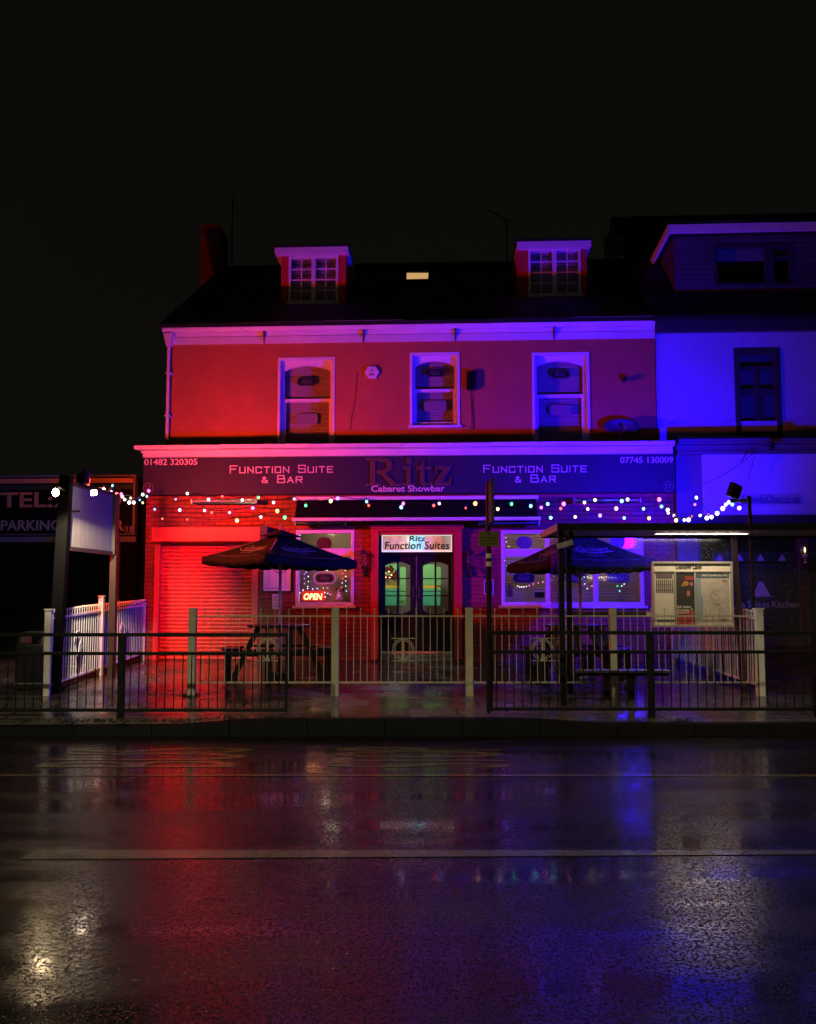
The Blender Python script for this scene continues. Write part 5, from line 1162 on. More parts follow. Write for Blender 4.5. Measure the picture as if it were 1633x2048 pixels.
def flood(nm, label, px, py, D, sz, roll, aim, emcol, es, mount, visor=False):
    c = dp(px, py, D); t = thing(nm, label, 'floodlight', c)
    n = (Vector(aim)-c).normalized(); up = Vector((0, 0, 1)); r = n.cross(up).normalized(); v = r.cross(n)
    q = Matrix.Rotation(R(roll), 3, n); r = q @ r; v = q @ v
    def B(mb, a0, a1, b0, b1, c0, c1): mb.hexa([c+r*a+v*b+n*c0 for a, b in ((a0, b0), (a1, b0), (a1, b1), (a0, b1))], [c+r*a+v*b+n*c1 for a, b in ((a0, b0), (a1, b0), (a1, b1), (a0, b1))])
    h = sz/2; mb = MB(); B(mb, -h, h, -h*.82, h*.82, -.03, .03); B(mb, -h, h, h*.7, h*.82, .031, .05); B(mb, -h, h, -h*.82, -h*.7, .031, .05); B(mb, -h, -h*.88, -h*.69, h*.69, .031, .05); B(mb, h*.88, h, -h*.69, h*.69, .031, .05)
    for k in range(-4, 5): B(mb, h*.18*k-.004, h*.18*k+.004, -h*.6, h*.6, -.055, -.0301)
    mb.build('lamp_housing', M['black'], t)
    if visor:
        mb = MB(); B(mb, -h-.008, -h-.001, -h*.82, h*.82, .0, .19); mb.build('added_side_visor', M['black'], t)  # visor added to block red spill towards the left neighbour
    mb = MB(); B(mb, -h*.85, h*.85, -h*.66, h*.66, .0305, .036); mb.build('lamp_lens', emis('flood lens', emcol, es), t)
    mb = MB(); mb.bar(c-v*h*.8-n*.02, Vector(mount), .025, .01); mb.build('lamp_bracket', M['steel'], t)
    return c
mid = F(4.6, 0, 4.4)
cR = flood('floodlight', 'black floodlight casting red light, on top of the left signboard', 166, 957, 12.7, .26, -8, F(2.9, .6, 2.5), (1.0, .050, .022), 3700, (P3(172, 12.7), 12.7, bt0+.05), visor=True)
cB = flood('floodlight', 'black floodlight casting blue light, on the thin right post', 1470, 982, 12.3, .26, 8, F(6.3, 0, 5.0), (.014, .0, 1.0), 6300, (P3(1482, 12.3), 12.3, dp(1482, 1000, 12.3).z))
# bright bare work lamp left of the signboard post
wl_ = thing('work_lamp', 'dazzling warm white lamp bracketed to the left of the black post', 'lamp', dp(112, 985, 10.9))
c = dp(112, 985, 10.9); mb = MB(); mb.sphere(c, .042, 14, 10, 1.25); M['work'] = emis('work lamp glass', (1, .74, .40), 200); mb.build('lamp_globe', M['work'], wl_, smooth=True)
mb = MB(); mb.bar(c+Vector((.0, 0, .08)), Vector((Xn+.02, Yn-.05, c.z+.16)), .025, .025); mb.cyl(c+Vector((0, 0, .05)), c+Vector((0, 0, .1)), .03); mb.build('lamp_holder', M['rail'], wl_)
w2 = thing('work_lamp', 'small bright lamp at the top edge of the blank board', 'lamp', dp(189, 984, 12.0))
c2 = dp(189, 984, 12.0); mb = MB(); mb.box(c2.x-.035, c2.x+.035, c2.y-.03, c2.y+.0, c2.z-.05, c2.z+.02); M['work2'] = emis('small lamp lens', (1, .78, .50), 90); mb.build('lamp_lens', M['work2'], w2)
mb = MB(); mb.box(c2.x-.045, c2.x+.045, c2.y+.001, c2.y+.04, c2.z-.05, c2.z+.04); mb.bar(c2+Vector((-.02, .03, .05)), Vector((c2.x-.28, c2.y+.15, bt0+.04)), .02, .02); mb.build('lamp_housing', M['rail'], w2)
lamp('work_lamp_beam', 'SPOT', c+Vector((0, .02, -.09)), 560, (1, .80, .54), .05, (-5.0, 14.6, .4), 66, .6)
# thin right post
tp = thing('lamp_post', 'thin dark post with a cross arm holding the blue floodlight', 'post', (P3(1507, 12.4), 12.4, .3))
x = P3(1507, 12.4); z = dp(1507, 992, 12.4).z; mb = MB(); mb.cyl((x, 12.4, .25), (x-.03, 12.4, z), .028, n=12); mb.build('pole', M['rail'], tp)
mb = MB(); zz = dp(1490, 1001, 12.4).z; mb.bar((P3(1465, 12.4), 12.4, zz), (x, 12.4, zz), .03, .05); mb.build('cross_arm', M['steel'], tp)

# ------------------------------------------------------------------ bulb strings
U = [(300, 1003, ''), (352, 998.6, 'b'), (375, 987, 'w'), (417.5, 999, 'l'), (445, 993, 'r'), (485, 1000, 'w'), (517, 995, 'g'), (547.6, 1005, 'l'), (589, 998, 'b'), (612, 1011, 'g'), (662, 1002, 'y'), (676, 996.6, 'v'), (734, 1003, 'c'), (738, 1011, 'r'), (803, 1014.6, 'c'), (807, 1007, 'm'), (868, 1011, 'r'), (879, 1007, 'l'), (932, 1016, 'r'), (951, 1007, 'o'), (996, 1018, 'y'), (1023.5, 1008, 'g'), (1062, 1012, 'c'), (1096, 1008, 'c'), (1128, 1008, 'm'), (1169.5, 1005, 'y'), (1190.6, 1000, 'k'), (1244, 1002, 'c'), (1255.7, 999, 'l'), (1319, 999, 'm'), (1345, 1003, '')]
Mi = [(302, 1019, ''), (310, 1018.6, 'b'), (360, 1020, 'l'), (409.6, 1021, 'p'), (424, 1025, 'r'), (459.5, 1025, 'p'), (506, 1016, 'v'), (555, 1022, 'o'), (580, 1024, '')]
Mr = [(1078, 1020, ''), (1083, 1015, 'm'), (1122, 1017, 'r'), (1176, 1018, 'k'), (1233, 1017, 'p'), (1287.6, 1017.6, 'c'), (1323.6, 1013, 'c'), (1345, 1010, '')]
Lo = [(302, 1034, ''), (325, 1037.5, 'r'), (375, 1038.6, 'r'), (474.4, 1041, 'y'), (522, 1034, 'w'), (570, 1035, 'g'), (590, 1037, '')]
Lr = [(1080, 1034, ''), (1102, 1035.5, 'c'), (1151, 1034, 'k'), (1200.6, 1031, 'v'), (1249, 1036, 'c'), (1298.6, 1036.5, 'o'), (1345, 1036, '')]
DL = [(172, 976, ''), (177, 982, 'w'), (200, 982, 'o'), (208, 979, 'w'), (216, 993, 'v'), (225, 971, 'c'), (243, 988, 'm'), (250, 999, 'w'), (259, 1005, 'w'), (268, 1005, 'w'), (286, 989, 'w'), (298, 981.5, 'm')]
DL2 = [(175, 990, ''), (223, 983, 'l'), (245, 993, 'p'), (262, 996, 'k'), (280, 1000, 'b'), (286, 1005.5, 'y'), (294, 992.5, 'c'), (300, 990, '')]
DR = [(1326, 1018, ''), (1336, 1020, 'k'), (1337, 1026, 'w'), (1352.7, 1040.7, 'y'), (1369, 1040, 'w'), (1377.7, 1039.6, 'w'), (1400.7, 1031, 'w'), (1414, 1036, 'w'), (1423.5, 1034, 'w'), (1434.7, 1026.6, 'w'), (1446, 1017, 'k'), (1452, 1009, 'w'), (1458, 1004.5, 'w'), (1479, 1016, 'p'), (1495, 1003, '')]
DR2 = [(1345, 992, ''), (1348, 1031, 'l'), (1384, 1032.6, 'r'), (1390.4, 1009, 'm'), (1393.6, 995, 'w'), (1417, 1029, 'r'), (1465, 1009, 'c'), (1468, 994, 'o'), (1490, 1000, '')]
def bulbs(label, L_, depth, r=.033):
    pts = [dp(px, py, depth(px)) for px, py, c in L_]
    t = thing('string_lights', label, 'string lights', pts[0], 'coloured bulb strings on the pub front')
    rnd = random.Random(len(L_))
    for (px, py, c), p in zip(L_, pts):
        if not c: continue
        k = r*rnd.uniform(.72, 1.1)*(.7 if c in 'rb' else 1)
        mb = MB(); mb.sphere(p, k, 12, 8, 1.15); b = mb.build('bulb', BGL[c], t, smooth=True)
        mb = MB(); mb.sphere(p, k*.30, 8, 6); mb.build('bulb_core', BC[c], b, smooth=True)
        mb = MB(); mb.cyl(p+Vector((0, 0, k*1.0)), p+Vector((0, 0, k*1.0+.035)), .013, n=8); mb.build('bulb_socket', M['black'], b)
    cp = [p+Vector((0, 0, .05)) for p in pts]; full = [cp[0]]
    for a, b in zip(cp, cp[1:]):
        d = (b-a).length
        for k in range(1, 5): q = a.lerp(b, k/4); q.z -= .045*d*4*(k/4)*(1-k/4); full.append(q)
    mb = MB(); mb.tube(full, .007, 5); mb.build('cable', M['black'], t)
def bulb_glass(c):
    m = bpy.data.materials.new('bulb glass'); m.use_nodes = True; nt = m.node_tree; nt.nodes.remove(nt.nodes['Principled BSDF'])
    e = nt.nodes.new('ShaderNodeEmission'); e.inputs[0].default_value = (*c, 1); e.inputs[1].default_value = 1.9
    tr = nt.nodes.new('ShaderNodeBsdfTransparent'); tr.inputs[0].default_value = (*[min(1, .35+.65*x) for x in c], 1)
    a = nt.nodes.new('ShaderNodeAddShader'); nt.links.new(e.outputs[0], a.inputs[0]); nt.links.new(tr.outputs[0], a.inputs[1]); nt.links.new(a.outputs[0], nt.nodes['Material Output'].inputs[0]); return m
BGL = {k: bulb_glass(c) for k, c in COLS.items()}
for m_ in list(BM.values())+list(BC.values())+list(BGL.values())+[M['neon'], M['neonred'], M['glowframe'], M['warmbulb'], M['skyglow'], M['candle'] if 'candle' in M else M['neon']]:
    m_.cycles.emission_sampling = 'NONE'   # dim little lamps: found by reflection rays, not sampled one by one
wallD = lambda px: 15.25-(px-817)/1000*.75
bulbs('topmost long run of coloured bulbs, under the name sign and across the awning', U, wallD)
bulbs('second run of coloured bulbs above the red roller shutter', Mi, wallD)
bulbs('second run of coloured bulbs above the right window, right of the awning', Mr, wallD)
bulbs('lowest run of coloured bulbs, just above the shutter box', Lo, wallD)
bulbs('lowest run of coloured bulbs, just above the bus shelter roof', Lr, wallD)
bulbs('bulbs sagging from the red floodlight to the left end of the name sign', DL, lambda px: 12.5+(px-172)/128*2.9, .028)
bulbs('fainter bulb run beside the sagging left one, ending under the left street number', DL2, lambda px: 12.6+(px-172)/128*2.8, .024)
bulbs('bulbs sagging low behind the shelter roof and up to the blue floodlight', DR, lambda px: 14.9-(px-1326)/170*2.4, .030)
bulbs('sparser bulb run above the sagging right one, up to the thin post', DR2, lambda px: 14.9-(px-1345)/150*2.4, .026)

# ------------------------------------------------------------------ picnic tables and parasols
def picnic():
    t = bpy.data.objects.new('picnic_table', None); C.objects.link(t); ORG[t.name] = Vector((0, 0, 0))
    H = .86
    mb = MB(); mb.lathe([(.0, H-.045), (.50, H-.045), (.515, H-.03), (.515, H-.008), (.50, H), (.0, H)], (0, 0, 0), 24)
    mb.build('table_top', M['wood'], t)
    mb = MB()
    for a in range(4):
        c, s = math.cos(a*math.pi/2), math.sin(a*math.pi/2)
        for off in (-.19, .19):
            px = lambda r, o: (r*c-o*s, r*s+o*c)
            x0, y0 = px(.33, off); x1, y1 = px(.72, off)
            m_ = MB(); m_.bar((x0, y0, H-.05), (x1, y1, .0), .045, .085, (-c, -s, 0)); m_.build('leg', M['wood'], t)
        x0, y0 = px(.30, 0); x1, y1 = px(.80, 0)
        for off in (-.145, .145):
            q0 = px(.0, off); q1 = px(.86, off); mb.bar((q0[0], q0[1], .40+.02*(a % 2)*0+(.012 if a % 2 else 0)), (q1[0], q1[1], .40+(.012 if a % 2 else 0)), .04, .09)
        for off in (-.3, .3):
            q0 = px(.42, off*.8); q1 = px(.50, off*.8)
    mb.build('frame', M['wood'], t)
    for a in range(4):
        c, s = math.cos(a*math.pi/2), math.sin(a*math.pi/2); m_ = MB(); n = 10; vi = []; vo = []
        for i in range(n+1):
            ang = R(-30+60*i/n)+a*math.pi/2
            vi.append((.66*math.cos(ang), .66*math.sin(ang))); vo.append((.92*math.cos(ang), .92*math.sin(ang)))
        P = vi+vo[::-1]; k = len(P)
        for i in range(n):
            m_.hexa([(*vi[i], .46), (*vi[i+1], .46), (*vo[i+1], .46), (*vo[i], .46)], [(*vi[i], .50), (*vi[i+1], .50), (*vo[i+1], .50), (*vo[i], .50)])
        st = m_.build('bench', M['wood'], t)
        m2 = MB()
        for off in (-.16, .16):
            x, y = .80*c-off*s, .80*s+off*c; m2.box(x-.045, x+.045, y-.045, y+.045, 0, .455)
        m2.build('bench_support', M['wood'], st)
    return t
pt = picnic(); YT = 13.4
pt.location = (P3(560, YT), YT, gz(0, YT)); pt.rotation_euler = (0, 0, R(9)); tag(pt, 'round dark wood picnic table under the left parasol, before the shutter', 'picnic table', 'round picnic tables on the forecourt')
p2 = copy_tree(pt); p2.location = (P3(1152, YT), YT, gz(0, YT)); p2.rotation_euler = (0, 0, R(50)); p2['label'] = 'round dark wood picnic table under the right parasol, behind the shelter glass'
def parasol(px, D, zapex, zrim, half, rot, tilt, label, lm, ytop):
    x = P3(px, D); g = gz(x, D); t = thing('parasol', label, 'parasol', (x, D, g), 'open black parasols over the picnic tables')
    mb = MB(); mb.cyl((x, D, g), (x, D, zapex+.07), .022, n=12); mb.sphere((x, D, zapex+.09), .02, 8, 6); mb.build('pole', M['wood_pole'], t)
    mb = MB(); mb.cyl((x, D, g), (x, D, g+.09), .24, .22, 20); mb.cyl((x, D, g+.09), (x, D, g+.3), .035, n=12); mb.build('base', M['black'], t)
    Rm = Matrix.Rotation(R(tilt[0]), 3, 'Y') @ Matrix.Rotation(R(tilt[1]), 3, 'X') @ Matrix.Rotation(R(rot), 3, 'Z')
    ap = Vector((x, D, zapex)); h = zapex-zrim
    def W(a, b, c): return ap+Rm @ Vector((a, b, c))
    cor = [(half, half), (-half, half), (-half, -half), (half, -half)]; cz = MB(); N = 10
    sag = .07
    def surf(i, s, tt):
        a = Vector(cor[i]); b = Vector(cor[(i+1) % 4]); q = a.lerp(b, tt)
        dip = sag*math.sin(math.pi*s)*math.sin(math.pi*tt)+.05*s*s*math.sin(math.pi*tt)
        return W(q.x*s*(1-.05*math.sin(math.pi*tt)*s), q.y*s*(1-.05*math.sin(math.pi*tt)*s), -h*s-.03*math.sin(math.pi*s)+.0-dip*.6+.10*s*0)
    vs = []; fs = []
    for i in range(4):
        b0 = len(vs)
        for a in range(N+1):
            for b in range(N+1): vs.append(surf(i, a/N, b/N))
        for a in range(N):
            for b in range(N): k = b0+a*(N+1)+b; fs.append((k, k+1, k+N+2, k+N+1))
        # valance
        b1 = len(vs)
        for b in range(2*N+1):
            tt = b/(2*N); p = surf(i, 1, tt); vs.append(p); sc = .11+.025*abs(math.sin(tt*math.pi*5)); vs.append(p+Rm @ Vector((0, 0, -sc)))
        for b in range(2*N): k = b1+2*b; fs.append((k, k+2, k+3, k+1))
    cz.add(vs, fs); c = cz.build('canopy', M['canopy'], t, smooth=True); md = c.modifiers.new('s', 'SOLIDIFY'); md.thickness = .006
    mb = MB(); cc = .28
    cp = [W(s1*cc*half/1.0*1.0, s2*cc*half, -h*.24+.03) for s1, s2 in ((1, 1), (-1, 1), (-1, -1), (1, -1))]; mb.add([W(0, 0, .035)]+cp, [(0, 1, 2), (0, 2, 3), (0, 3, 4), (0, 4, 1)]); vt = mb.build('canopy_vent', M['canopy'], t); md = vt.modifiers.new('s', 'SOLIDIFY'); md.thickness = .006
    for i in range(4):
        mb = MB(); mb.bar(W(0, 0, -.04), W(cor[i][0]*.98, cor[i][1]*.98, -h-.02), .02, .02); mb.bar(Vector((x, D, zrim-.25)), W(cor[i][0]*.5, cor[i][1]*.5, -h*.55-.02), .016, .016); mb.build('rib', M['wood_pole'], t)
    # lettering on faces
    for i, kind in lm:
        mb = MB()
        def fn(a0, a1, s0, s1):
            return lambda X, Y, T: surf(i, s1+(s0-s1)*Y, a1+(a0-a1)*X)+Rm @ Vector((0, 0, .009+.002*T))+(Vector((0, -.004, 0)))
        put_text(mb, 'Carlsberg', 0, 0, 0, 0, 0, 0, fn=fn(.80, .20, .44, .60) if kind else fn(.80, .20, .44, .60), shear=.35, bold=.012)
        f2 = fn(.80, .16, .58, .64)
        sw = [(0, .9), (.12, .2), (.3, .45), (.5, .1), (.7, .5), (.9, .8), (1, .6)]
        mb2 = [f2(a, b, 1) for a, b in sw]; mb.tube(mb2, .012, 5)
        put_text(mb, 'PILSNER', 0, 0, 0, 0, 0, 0, fn=fn(.60, .36, .70, .74))
        mb.build('canopy_lettering', M['canopy_letter'], t)
        mb = MB(); put_text(mb, 'PROBABLY THE BEST BEER IN THE WORLD', 0, 0, 0, 0, 0, 0, fn=fn(.86, .14, .90, .93)); mb.build('canopy_slogan', M['canopy_letter'], t)
M['wood_pole'] = mat('varnished pole', (.35, .26, .18), .4, var=.2)
M['canopy'] = mat('dark green canvas', (.010, .011, .010), .8, spec=.2, bump=(120, .001), var=.25, vscale=3)
M['canopy_letter'] = mat('pale canvas print', (.22, .21, .21), .7)
parasol(561, 13.4, 2.74, 2.29, .90, 45, (1.5, 0), 'open black parasol over the left picnic table, corner towards the street', [(2, 0), (1, 1)] if False else [(1, 0), (2, 1)], 1065)
parasol(1160, 13.4, 2.76, 2.22, .92, 14, (0, 0), 'open black parasol over the right picnic table, lit blue behind the shelter', [(2, 0), (1, 1)], 1070)

# ------------------------------------------------------------------ bus shelter
YS0, YS1 = 10.75, 12.1
bs = thing('bus_shelter', 'dark flat-roofed bus shelter with lit ceiling tube and glass back', 'bus shelter', (P3(1400, 11.5), 11.5, .25))
xs0 = P3(1117, YS0); xs1 = xs0+5.3; zsT = CAMZ-(1046-HORIZ)/FPX*YS0; zsB = CAMZ-(1060-HORIZ)/FPX*YS0
mb = MB(); mb.box(xs0, xs1, YS0, YS0+.05, zsB, zsT); mb.box(xs0, xs1, YS1-.05, YS1, zsB, zsT-.0); mb.box(xs0+.051, xs1, YS0+.051, YS1-.051, zsT-.03, zsT-.005); mb.build('roof', M['rail'], bs)
mb = MB(); mb.box(xs0, xs0+.05, YS0+.051, YS1-.051, zsB, zsT); mb.build('roof_edge', M['steel_pale'] if 'steel_pale' in M else M['info_frame'], bs)
mb = MB(); mb.box(xs0+.051, xs1, YS0+.051, YS1-.051, zsB+.025, zsB+.035)
M['ceiling'] = mat('shelter ceiling', (.28, .22, .20), .45); mb.build('ceiling', M['ceiling'], bs)
tx0 = P3(1312, 11.5); tx1 = P3(1500, 11.5)
mb = MB(); ts = [i/16 for i in range(17)]; mb.add([(tx0+(tx1-tx0)*t, 11.5-.022*math.sin(math.pi*t)**.4, zsB+.012) for t in ts]+[(tx0+(tx1-tx0)*t, 11.5+.022*math.sin(math.pi*t)**.4, zsB+.012) for t in ts[::-1][1:-1]], [tuple(range(32))]); M['tube'] = emis('shelter tube light', (1.0, .78, .58), 70); mb.build('tube_light', M['tube'], bs)
mb = MB(); mb.box(tx0-.05, tx1+.05, 11.455, 11.545, zsB+.016, zsB+.024); mb.build('light_fitting', M['brown_steel'], bs)
for px, y, wd, dd, mt in ((1123, 10.95, .035, .03, M['rail']), (1138, 11.85, .035, .03, M['rail'])):
    x = P3(px, y); mb = MB(); mb.box(x-wd, x+wd, y-dd, y+dd, gz(x, y)-.05, zsB+.02); mb.build('post', mt, bs)
xL = P3(1124, 10.95)
x = P3(1476, 11.9); mb = MB(); mb.bar((x+.045, 11.9, .2), (x-.045, 11.9, zsB), .075, .06, (0, 1, 0)); mb.build('post', M['brown_steel'], bs)
# second short post stub and bracket plate at top left
mb = MB(); z = dp(1126, 1089, 10.9).z; mb.bar((P3(1114, 10.9), 10.88, z-.03), (P3(1146, 10.9), 10.86, z+.03), .02, .07); mb.build('bracket_plate', M['info_frame'], bs)
mb = MB(); mb.box(P3(1143, 10.95)-.03, P3(1143, 10.95)+.03, 10.92, 10.98, z-.05, zsB); mb.build('roof_stub', M['rail'], bs)
# glass: back and left end
yb = 12.0
mb = MB(); xe = xs1-.1
mb.box(P3(1141, yb), P3(1470, yb), yb-.004, yb+.004, .95, zsB-.02); mb.build('glass_back_panel', M['shelter_glass'], bs)
mb = MB(); mb.box(P3(1482, yb), P3(1700, yb), yb-.004, yb+.004, .95, zsB-.02); mb.build('glass_back_panel', M['shelter_glass'], bs)
mb = MB(); mb.box(xL-.004, xL+.004, 11.0, 11.8, .6, zsB-.05); mb.build('glass_end_panel', M['glass'], bs)
mb = MB(); z = dp(1220, 1227, yb-.05).z; mb.bar((P3(1140, yb), yb-.06, z), (P3(1296, yb), yb-.06, z), .05, .055); mb.build('back_rail', M['brown_steel'], bs)
mb = MB(); mb.bar((P3(1288, yb), yb-.08, z), (P3(1304, yb), yb-.08, z), .05, .05); mb.build('rail_end_cap', M['fence_white'], bs)
# bench
bn = thing('bus_stop_bench', 'narrow metal perch bench on two legs inside the bus shelter', 'bench', (P3(1240, 11.5), 11.5, .26))
yb2 = 11.3; z = CAMZ-(1341-HORIZ)/FPX*yb2
mb = MB(); mb.box(P3(1148, yb2), P3(1338, yb2), yb2-.02, yb2+.22, z-.02, z+.012); mb.build('seat', M['steel'], bn, bevel=.008)
mb = MB(); mb.box(P3(1152, yb2), P3(1334, yb2), yb2+.0, yb2+.2, z-.065, z-.021); mb.build('seat_frame', M['rail'], bn)
for px in (1214, 1262): x = P3(px, yb2); mb = MB(); mb.box(x-.045, x+.045, yb2+.05, yb2+.13, gz(x, yb2)-.02, z-.066); mb.build('leg', M['rail'], bn)
# timetable case
yi = 11.86
def irect(x0, y0, x1, y1, y): a = dp(x0, y1, y); b = dp(x1, y0, y); return a.x, b.x, a.z, b.z
ic = thing('timetable_case', 'cream framed timetable and bus map case on the shelter back', 'information board', dp(1385, 1255, yi))
a0, a1, b0, b1 = irect(1306, 1123, 1464, 1254, yi)
mb = MB(); T0 = mb
mb.box(a0, a1, yi, yi+.04, b0, b1); mb.build('case_back', M['info'], ic)
mb = MB()
mb.box(a0, a1, yi-.03, yi-.001, b1-.03, b1); mb.box(a0, a1, yi-.03, yi-.001, b0, b0+.03); mb.box(a0, a0+.028, yi-.03, yi-.001, b0+.03, b1-.03); mb.box(a1-.028, a1, yi-.03, yi-.001, b0+.03, b1-.03)
for px in (1351, 1390): q = dp(px, 1190, yi).x; mb.box(q-.01, q+.01, yi-.022, yi-.001, b0+.03, dp(px, 1143, yi).z)
zz = dp(1385, 1143, yi).z; mb.box(a0+.028, a1-.028, yi-.02, yi-.001, zz-.008, zz+.004)
mb.build('case_frame', M['info_frame'], ic)
def iprint(name, items, m, off=.004):
    mb = MB()
    for k, (x0, y0, x1, y1) in enumerate(items):
        p, q, r, s = irect(x0, y0, x1, y1, yi); mb.box(p, q, yi-off-.0003*(k % 5), yi-.0005, r, s)
    return mb.build(name, m, ic)
def itext(mb, s, x0, y0, x1, y1, off=.006, **k):
    p, q, r, t_ = irect(x0, y0, x1, y1, yi); put_text(mb, s, 0, 0, 0, 0, 0, 0, fn=lambda X, Y, T: (p+(q-p)*X, yi-off-.002*T, r+(t_-r)*Y), **k)
M['ink'] = mat('dark printed ink', (.05, .045, .04), .5); M['slateblue'] = mat('slate blue header', (.09, .14, .17), .5); M['paleblue'] = mat('pale blue map margin', (.30, .38, .38), .5); M['posterred'] = mat('poster red', (.42, .05, .06), .5)
M['mapbase'] = mat('printed map paper', (.60, .54, .44), .5, var=.12, vscale=12); M['greyhdr'] = mat('grey timetable header', (.16, .12, .13), .5); M['roads'] = mat('map roads', (.28, .24, .19), .5); M['amber'] = mat('amber poster figure', (.45, .25, .05), .5, var=.5, vscale=30); M['pinkp'] = mat('pink poster figure', (.5, .18, .16), .5)
mb = MB(); itext(mb, 'Dansom Lane', 1352, 1129, 1403, 1138, bold=.02); mb.build('stop_name', M['ink'], ic)
iprint('map_sheet', [(1392, 1146, 1458, 1250)], M['mapbase'], .003); iprint('map_margin', [(1392, 1157, 1402, 1240), (1402, 1190, 1406, 1238)], M['paleblue'], .005); iprint('map_header', [(1392, 1146, 1458, 1156)], M['slateblue'], .006)
iprint('timetable_header', [(1312, 1147, 1345, 1157)], M['greyhdr']); iprint('timetable_lines', [(1313+i*4, 1159, 1314.5+i*4, 1186) for i in range(9)]+[(1313, 1169, 1347, 1170), (1313, 1180, 1347, 1181)], M['greyhdr'], .0045); iprint('timetable_footer', [(1314, 1239, 1349, 1243)], M['slateblue'])
iprint('poster_ground', [(1352.5, 1146, 1388, 1222)], M['ink'], .003); iprint('poster_base', [(1352.5, 1221, 1389, 1249)], M['posterred'], .005); iprint('poster_flag', [(1370, 1153, 1388, 1160)], M['posterred'], .006)
mb = MB()
def blob(mb, cx, cy, rx, ry, off=.006):
    c = dp(cx, cy, yi); s = yi/FPX; mb.add([(c.x+rx*s*math.cos(R(a)), yi-off, c.z+ry*s*math.sin(R(a))) for a in range(0, 360, 20)], [tuple(range(18))])
blob(mb, 1372, 1167, 6, 5); blob(mb, 1366, 1170, 3, 3.5, .0065); mb.build('poster_figure', M['amber'], ic)
mb = MB(); blob(mb, 1377, 1187, 3.5, 6); blob(mb, 1383, 1168, 3, 4, .0063); mb.build('poster_figure', M['pinkp'], ic)
mb = MB(); itext(mb, 'Hull, history', 1354, 1211, 1383, 1217.5, bold=.02, off=.0075); itext(mb, 'and hidden', 1354, 1218, 1380, 1222.5, bold=.02, off=.0075); itext(mb, 'treasures', 1354, 1223.5, 1378, 1227, bold=.02, off=.0075); itext(mb, 'Hull Citywide Bus Map', 1404, 1148.5, 1456, 1154, bold=.02, off=.0075); mb.build('poster_lettering', M['info'], ic)
mb = MB(); random.seed(11)
for i in range(85):
    x = random.gauss(1430, 11); y = random.gauss(1205, 22); x = max(1406, min(1454, x)); y = max(1162, min(1245, y)); p = dp(x, y, yi); a = random.choice([0, 90, 20, 100])+random.uniform(-15, 15); l = random.uniform(.01, .05)
    d = Vector((math.cos(R(a)), 0, math.sin(R(a))))*l; q = p+d
    if q.x > a1-.04: continue
    mb.bar((p.x, yi-.005, p.z), (q.x, yi-.005, q.z), .002, .0022, (0, 1, 0))
itext(mb, 'WEST HULL', 1443, 1159, 1454, 1164); itext(mb, 'EAST HULL', 1443, 1236, 1454, 1241); mb.build('map_lines', M['roads'], ic)

# ------------------------------------------------------------------ bus stop pole
bp = thing('bus_stop_pole', 'tall black bus stop pole with small yellow plate and edge-on flag', 'sign post', (P3(978, 10.55), 10.55, .2))
yp = 10.55; x = P3(978, yp); mb = MB(); mb.cyl((x, yp, .15), (x, yp, dp(978, 964, yp).z), .034, n=14); mb.cyl((x, yp, .15), (x, yp, 1.1), .040, n=14); mb.build('pole', M['rail'], bp)
M['flag'] = mat('dark stop flag with pale slanting bars', (.03, .03, .03), .4)
mb = MB(); zt_ = dp(978, 966, yp).z; zb_ = dp(978, 1050, yp).z; mb.box(x-.005, x+.030, yp-.44, yp-.036, zb_, zt_); mb.build('stop_flag', M['flag'], bp)
mb = MB(); k = 0; z = zb_+.03
while z < zt_-.05: mb.bar((x-.008, yp-.443, z), (x+.032, yp-.443, z+.05), .004, .010, (0, 1, 0)); z += .06
mb.build('flag_bars', M['info_frame'], bp)
p0, p1, q0, q1 = irect(958, 1063, 998, 1093, yp-.05); mb = MB(); mb.box(p0, p1, yp-.055, yp-.048, q0, q1); pl = mb.build('yellow_plate', M['yellow'], bp, bevel=.004)
mb = MB()
def ytext(s, x0, y0, x1, y1): a, b, c, d = irect(x0, y0, x1, y1, yp-.06); put_text(mb, s, 0, 0, 0, 0, 0, 0, fn=lambda X, Y, T: (a+(b-a)*X, yp-.0552-.002*T, c+(d-c)*Y), bold=.015)
ytext('No stopping', 963, 1073, 993, 1078.5); ytext('7 am - 7 pm', 964, 1079.5, 991, 1084.5); ytext('except buses', 962, 1085.5, 994, 1090); blob_c = dp(978, 1067.5, yp-.06); mb.cyl((blob_c.x, yp-.058, blob_c.z), (blob_c.x, yp-.0552, blob_c.z), .018, n=14); mb.build('plate_lettering', M['black_letter'], bp)
mb = MB()
for py in (1112, 1128): z = dp(978, py, yp).z; mb = MB(); mb.cyl((x, yp, z-.03), (x, yp, z+.03), .037, n=14); mb.build('pole_sleeve', M['yellow_old'] if 'yellow_old' in M else M['gold'], bp)

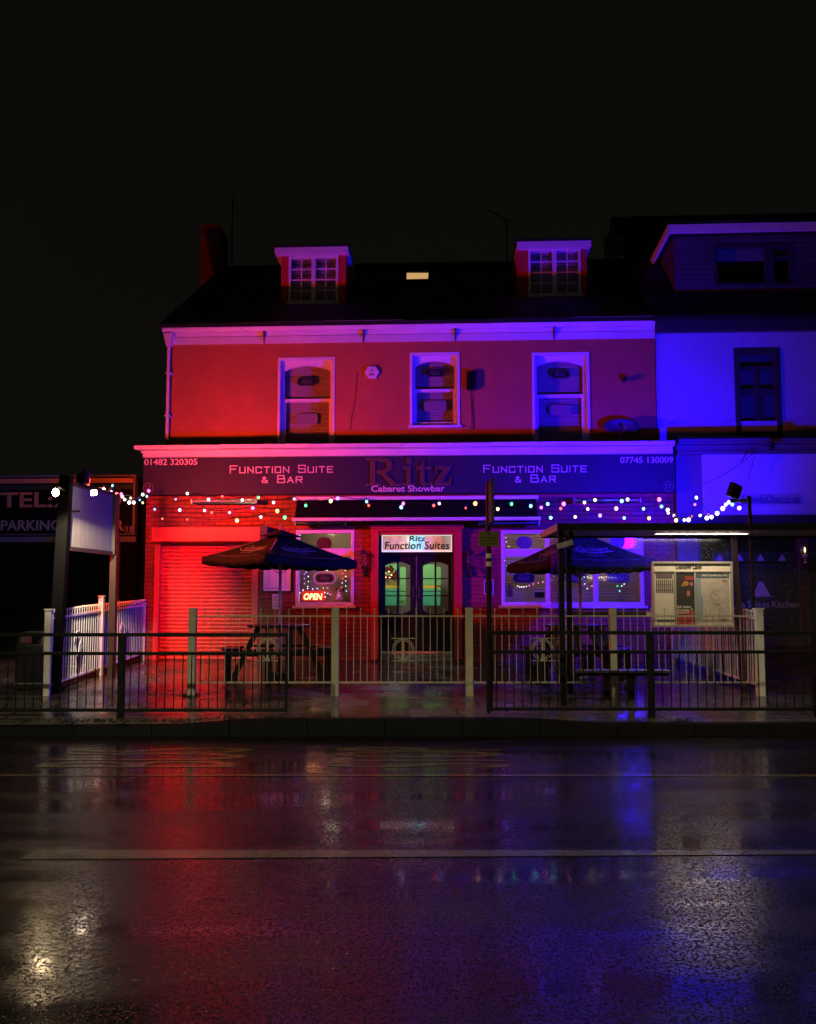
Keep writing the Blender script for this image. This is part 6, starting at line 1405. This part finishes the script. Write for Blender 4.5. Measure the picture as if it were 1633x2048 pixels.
# ------------------------------------------------------------------ litter bin, gully grate, weeds
lbn = thing('litter_bin', 'black square litter bin at far left beside the white fence post', 'bin', (P3(62, 12.0), 12.0, .28))
y = 12.0; a = P3(36, y); b = P3(89, y); z0 = CAMZ-(1385-HORIZ)/FPX*y; z1 = CAMZ-(1266-HORIZ)/FPX*y
mb = MB(); mb.box(a, b, y, y+.4, z0+.05, z1-.16); mb.box(a+.03, b-.03, y+.03, y+.37, z0-.05, z0+.05); mb.build('bin_body', M['black'], lbn, bevel=.02)
mb = MB(); mb.box(a+.02, a+.06, y+.02, y+.38, z1-.159, z1-.04); mb.box(b-.06, b-.02, y+.02, y+.38, z1-.159, z1-.04); mb.build('bin_opening_post', M['black'], lbn)
mb = MB(); mb.hexa([(a-.02, y-.02, z1-.04), (b+.02, y-.02, z1-.04), (b+.02, y+.42, z1-.04), (a-.02, y+.42, z1-.04)], [(a+.08, y+.08, z1+.02), (b-.08, y+.08, z1+.02), (b-.08, y+.34, z1+.02), (a+.08, y+.34, z1+.02)]); mb.build('bin_lid', M['black'], lbn)
mb = MB(); zz = CAMZ-(1366-HORIZ)/FPX*y; mb.box(a-.004, b+.004, y-.005, y+.405, zz, zz+.015); mb.build('bin_band', M['steel'], lbn)
yg = 10.75; xg0, xg1 = P3(226, yg), P3(296, yg); mb = MB(); z = gz(0, yg)+.002
mb.box(xg0, xg1, yg-.005, yg+.01, z, z+.008); mb.box(xg0, xg1, yg+.17, yg+.185, z, z+.008)
for i in range(15): q = xg0+(xg1-xg0)*(i+.5)/15; mb.box(q-.008, q+.008, yg+.011, yg+.169, z, z+.008)
o = mb.build('drain_grate', M['steel']); tag(o, 'pale slotted drain grate in the pavement behind the left guard rail', 'drain')
def weeds(cx, cy, n, spread, label, seed):
    rnd = random.Random(seed); mb = MB()
    for i in range(n):
        x = cx+rnd.gauss(0, spread); y = cy+rnd.gauss(0, .05); z = gz(x, y); a = rnd.random()*6.28; l = rnd.uniform(.02, .06); w_ = rnd.uniform(.004, .014)
        d = Vector((math.cos(a), math.sin(a), 0)); s_ = Vector((-d.y, d.x, 0))*w_; p = Vector((x, y, z)); tip = p+d*l+Vector((0, 0, rnd.uniform(.005, .035)))
        mb.add([p-s_, p+s_, tip+s_*.3, tip-s_*.3], [(0, 1, 2, 3)])
    o = mb.build('ground_litter', M['foliage']); tag(o, label, 'litter', kind='stuff')
weeds(P3(300, 10.05), 10.06, 500, 1.0, 'wet leaf litter along the kerb by the left rail', 1); weeds(P3(388, 11.7), 11.66, 120, .08, 'weeds at the foot of the first cream post', 2); weeds(P3(1355, 10.0), 9.98, 60, .07, 'weed tuft in the kerb joint', 3)
